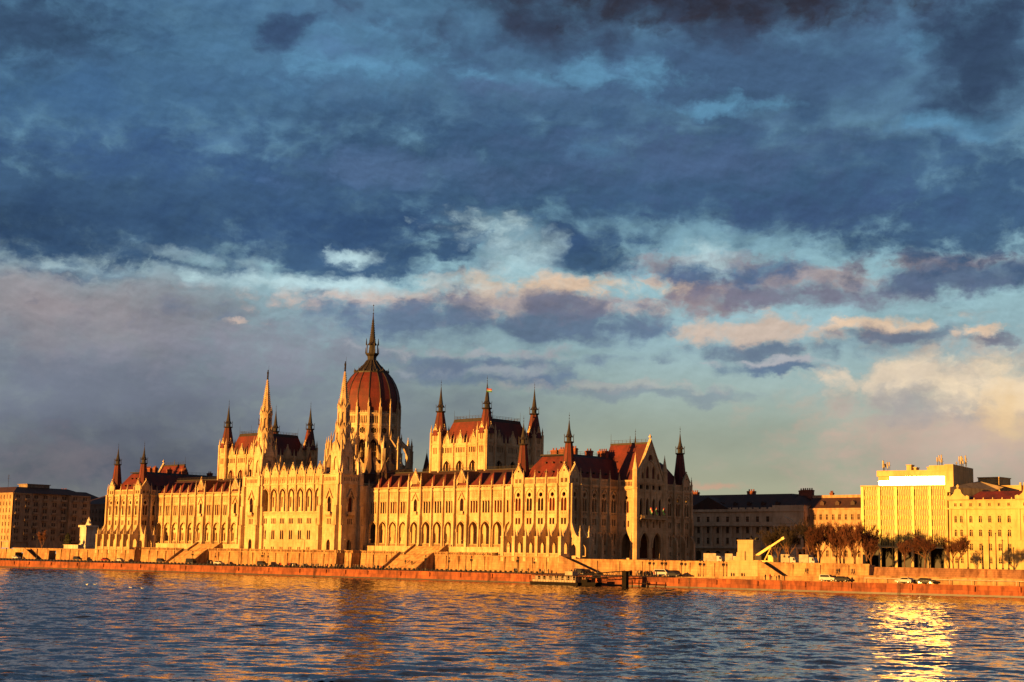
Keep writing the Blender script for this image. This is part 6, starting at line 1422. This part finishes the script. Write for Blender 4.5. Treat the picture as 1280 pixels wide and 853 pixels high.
def blob(px, py, rx, ry, a=.35, b=1.0, rot=0., src=None, k_=None):
    cx, cy = d2(px, py); k = 180 / PI / F
    mp = nt.nodes.new('ShaderNodeMapping'); mp.vector_type = 'TEXTURE'
    mp.inputs['Location'].default_value = (cx, cy, 0); mp.inputs['Scale'].default_value = (rx * k, ry * k, 1); mp.inputs['Rotation'].default_value = (0, 0, rot)
    ch = nt.nodes.new('ShaderNodeVectorMath'); ch.operation = 'MULTIPLY_ADD'; L(col, ch.inputs[0]); ch.inputs[1].default_value = (1e-7,) * 3; L(WUV, ch.inputs[2]); L(ch.outputs[0], mp.inputs[0])
    ln = nt.nodes.new('ShaderNodeVectorMath'); ln.operation = 'LENGTH'; L(mp.outputs[0], ln.inputs[0])
    NB[0] += 1; kk = k_ if k_ is not None else (.7 if a < .3 and ry > 60 else 2.6 if ry < 60 else 1.7)
    dn = mth('MULTIPLY_ADD', FB[NB[0] % 2], kk, ln.outputs[1])          # falloff eroded by billows
    n = nt.nodes.new('ShaderNodeMapRange'); n.interpolation_type = 'SMOOTHSTEP'; n.inputs[1].default_value = b + .12 + kk * .5; n.inputs[2].default_value = a * .7 - .12 + kk * .5
    L(dn, n.inputs[0]); return n.outputs[0]
def srgb(r, g_, b): return tuple(((x / 255) / 12.92 if x / 255 <= .04045 else ((x / 255 + .055) / 1.055) ** 2.4) for x in (r, g_, b))
GAIN = 1 / (.1 * 2 ** EXPO)
def put(col, fac, c, k=1.):
    c = tuple(x * GAIN for x in srgb(*c))
    if k != 1.: fac = mth('MULTIPLY', fac, k)
    return mixc(nt, fac, col, c)
# open sky by elevation, then cloud decks from high to low, each with its own ragged outline
def vr(stops):
    n = nt.nodes.new('ShaderNodeMapRange'); n.inputs[1].default_value = 0; n.inputs[2].default_value = 30; L(V, n.inputs[0])
    return ramp(nt, n.outputs[0], [(e / 30, tuple(x * GAIN for x in srgb(*c))) for e, c in stops])
clear = vr([(0., (188, 176, 148)), (2.5, (174, 178, 154)), (5, (160, 176, 166)), (8, (150, 184, 196)), (10.5, (158, 202, 216)), (13, (112, 160, 186)), (17, (84, 130, 164)), (30, (60, 105, 150))])
skn = nt.nodes.new('ShaderNodeVectorMath'); skn.operation = 'SCALE'; L(sky.outputs[0], skn.inputs[0]); skn.inputs[3].default_value = 1.
col = mixc(nt, .88, skn.outputs[0], clear)
# cloud relief: light from the upper left, felt as difference of two shifted noise reads
def rfield(dx, dy): return mth('ADD', mth('MULTIPLY', nz(.34, 7, (1, 1.5, 1), (dx, dy, 0), .55).outputs[0], .7), mth('MULTIPLY', puff((2 + dx * 1., 1 + dy * 1., 0)), -.45))
ra = rfield(0, 0); rb2 = rfield(.07, -.2)
relief = mth('SUBTRACT', ra, rb2)
big = nz(.11, 5, (1, 2.0, 1), (5, 2, 0), .55).outputs[0]
# left grey veil
col = put(col, blob(120, 480, 520, 190, .25, 1.1), (118, 126, 142))
col = put(col, blob(60, 380, 330, 85, .1, 1.), (156, 146, 150), .85)
col = put(col, blob(330, 440, 220, 50, .1, 1.1), (146, 148, 162), .6)
col = put(col, blob(150, 585, 420, 80, .1, 1.1), (78, 84, 102), .9)
col = put(col, blob(70, 578, 120, 40, .0, 1.), (132, 124, 128), .5)
col = put(col, blob(520, 520, 240, 80, .1, 1.1), (112, 124, 142), .5)
# warm hazy cloud mass on the right
col = put(col, blob(1230, 540, 250, 115, .35, 1.15), (198, 174, 158), .95)
col = put(col, blob(1240, 478, 200, 38, .3, 1.), (244, 222, 190), 1.)
col = put(col, blob(1110, 472, 150, 20, .2, 1.), (228, 210, 186), .9)
col = put(col, blob(1265, 520, 60, 60, .0, 1.), (228, 196, 150), .8)
col = put(col, blob(1140, 505, 90, 30, .1, 1.), (150, 156, 160), .6)
col = put(col, blob(905, 612, 60, 7, .1, 1.), (205, 165, 140), .8)
# broken mid level clouds, cream tops over slate bases
def cl(px, py, rx, ry, base=(104, 118, 142), top=(226, 200, 178), k=.92, kt=1.):
    global col
    col = put(col, blob(px - rx * .08, py - ry * .55, rx * .92, ry * .72, .45, 1.), top, kt)
    col = put(col, blob(px, py + ry * .18, rx, ry * .85, .45, 1.), base, k)
cl(620, 395, 370, 36, (98, 118, 146), (206, 190, 182)); cl(700, 372, 170, 30, (120, 124, 146), (232, 204, 178)); cl(620, 470, 130, 20, (110, 130, 156), (160, 170, 180))
cl(620, 448, 150, 14, (112, 130, 156), (170, 175, 182)); cl(880, 374, 90, 30, (150, 134, 140), (236, 208, 182)); cl(1010, 362, 230, 26, (124, 122, 142), (176, 166, 168)); cl(980, 432, 150, 30, (100, 116, 140), (204, 186, 172)); cl(1110, 416, 90, 19, (108, 118, 140), (234, 206, 178)); cl(1225, 424, 52, 11, (120, 122, 140), (232, 204, 178))
cl(990, 462, 90, 11, (98, 120, 148), (176, 178, 184)); cl(800, 492, 190, 12, (126, 140, 156), (186, 180, 176), .6, .5); cl(900, 340, 160, 22, (84, 110, 146), (150, 150, 160)); cl(1190, 345, 160, 26, (92, 110, 140), (160, 150, 156)); cl(300, 410, 40, 10, (150, 150, 162), (210, 190, 180), .5)
# main slate deck
col = put(col, blob(200, 90, 600, 130, .3, 1.15), (68, 104, 140), .85); col = put(col, blob(900, 90, 640, 130, .3, 1.1), (70, 98, 132), .95)
D = (62, 92, 126); D2 = (58, 86, 124)
for a in ((60, 250, 420, 100), (330, 250, 420, 105), (620, 215, 400, 100), (950, 225, 420, 92), (1220, 260, 260, 100), (420, 320, 210, 42), (150, 310, 130, 34), (720, 318, 90, 30), (560, 300, 70, 45)):
    col = put(col, blob(*a, .55, 1.), D, .96)
col = put(col, blob(250, 200, 380, 60, .1, 1.), (58, 88, 130), .7); col = put(col, blob(860, 200, 300, 60, .1, 1.), (84, 108, 146), .6); col = put(col, blob(500, 215, 200, 40, .1, 1.), (96, 124, 162), .55); col = put(col, blob(420, 285, 260, 34, .1, 1.), (52, 80, 118), .8)
col = put(col, blob(40, 270, 160, 46, .1, 1.), (50, 76, 110), .8); col = put(col, blob(1040, 260, 220, 40, .1, 1.), (64, 88, 126), .7); col = put(col, blob(80, 120, 200, 50, .1, 1.), (64, 100, 140), .7); col = put(col, blob(30, 30, 170, 60, .2, 1.), (58, 82, 112), .85)
col = put(col, blob(720, 300, 60, 22, .1, 1.), (58, 86, 126), .7)
# bright rents in the deck
for px, py, rx, ry, k in ((460, 70, 150, 50, .75), (290, 60, 120, 40, .25), (740, 92, 130, 30, .85), (620, 95, 60, 14, .5), (900, 133, 130, 13, .9), (1190, 152, 100, 13, .9), (890, 318, 44, 34, .95), (1230, 165, 50, 8, .6), (700, 20, 60, 12, .0), (1140, 55, 40, 20, .5), (425, 315, 30, 10, .9), (605, 285, 60, 26, 1.), (650, 330, 60, 40, .9), (390, 350, 260, 16, 1.), (440, 318, 40, 12, .9), (250, 318, 120, 9, .4), (90, 330, 70, 14, .55), (740, 190, 40, 14, .35)):
    if k: col = put(col, blob(px, py, rx, ry, .0, 1.05), (100, 152, 186) if py < 200 else (186, 216, 222), k)
# dark high deck along the top
col = put(col, blob(880, 10, 430, 62, .4, 1.05), (56, 66, 88), .95); col = put(col, blob(900, -10, 320, 45, .2, 1.), (50, 48, 58), .85); col = put(col, blob(345, 40, 55, 30, .3, 1.), (52, 70, 104), .8); col = put(col, blob(440, 60, 70, 18, .2, 1.), (72, 98, 136), .6); col = put(col, blob(1240, 70, 130, 95, .3, 1.), (46, 62, 88), .8); col = put(col, blob(640, 110, 110, 14, .2, 1.), (82, 106, 142), .6)
# outside the surveyed part: the same slate deck overhead and all round
ovr = sm(V, 21., 30.); hood = ramp(nt, big, [(.35, tuple(x * GAIN for x in srgb(58, 72, 92))), (.65, tuple(x * GAIN for x in srgb(88, 106, 128)))])
col = mixc(nt, ovr, col, hood)
au = mth('ABSOLUTE', U); side_ = sm(au, 24., 60.); 
col = mixc(nt, side_, col, mixc(nt, sm(V, 2., 25.), tuple(x * GAIN for x in srgb(120, 118, 126)), hood))
# modelling of the clouds
sh = mth('MULTIPLY_ADD', mth('MULTIPLY', relief, sm(V, 3., 11.)), 1.5, .93); sh = mth('MULTIPLY_ADD', mth('SUBTRACT', big, .5), .55, sh); sh = mth('MAXIMUM', sh, .55); sh = mth('MINIMUM', sh, 1.6)
vmm = nt.nodes.new('ShaderNodeVectorMath'); vmm.operation = 'SCALE'; L(col, vmm.inputs[0]); L(sh, vmm.inputs[3]); col = vmm.outputs[0]
# warm afterglow of the low sun low in the west
dt = nt.nodes.new('ShaderNodeVectorMath'); dt.operation = 'DOT_PRODUCT'; L(g, dt.inputs[0]); dt.inputs[1].default_value = tuple(SUN)
gl1 = mth('MULTIPLY', sm(dt.outputs[1], .2, 1.), mth('SUBTRACT', 1., sm(V, 3., 32.)))
glow = nt.nodes.new('ShaderNodeVectorMath'); glow.operation = 'SCALE'; glow.inputs[0].default_value = (.45 * GAIN, .19 * GAIN, .06 * GAIN); L(gl1, glow.inputs[3])
fin_ = nt.nodes.new('ShaderNodeVectorMath'); fin_.operation = 'ADD'; L(col, fin_.inputs[0]); L(glow.outputs[0], fin_.inputs[1]); final = fin_.outputs[0]

L(final, bg.inputs[0])
vs = scene.view_settings; vs.view_transform = 'Standard'; vs.look = 'None'; vs.gamma = 1; vs.exposure = EXPO
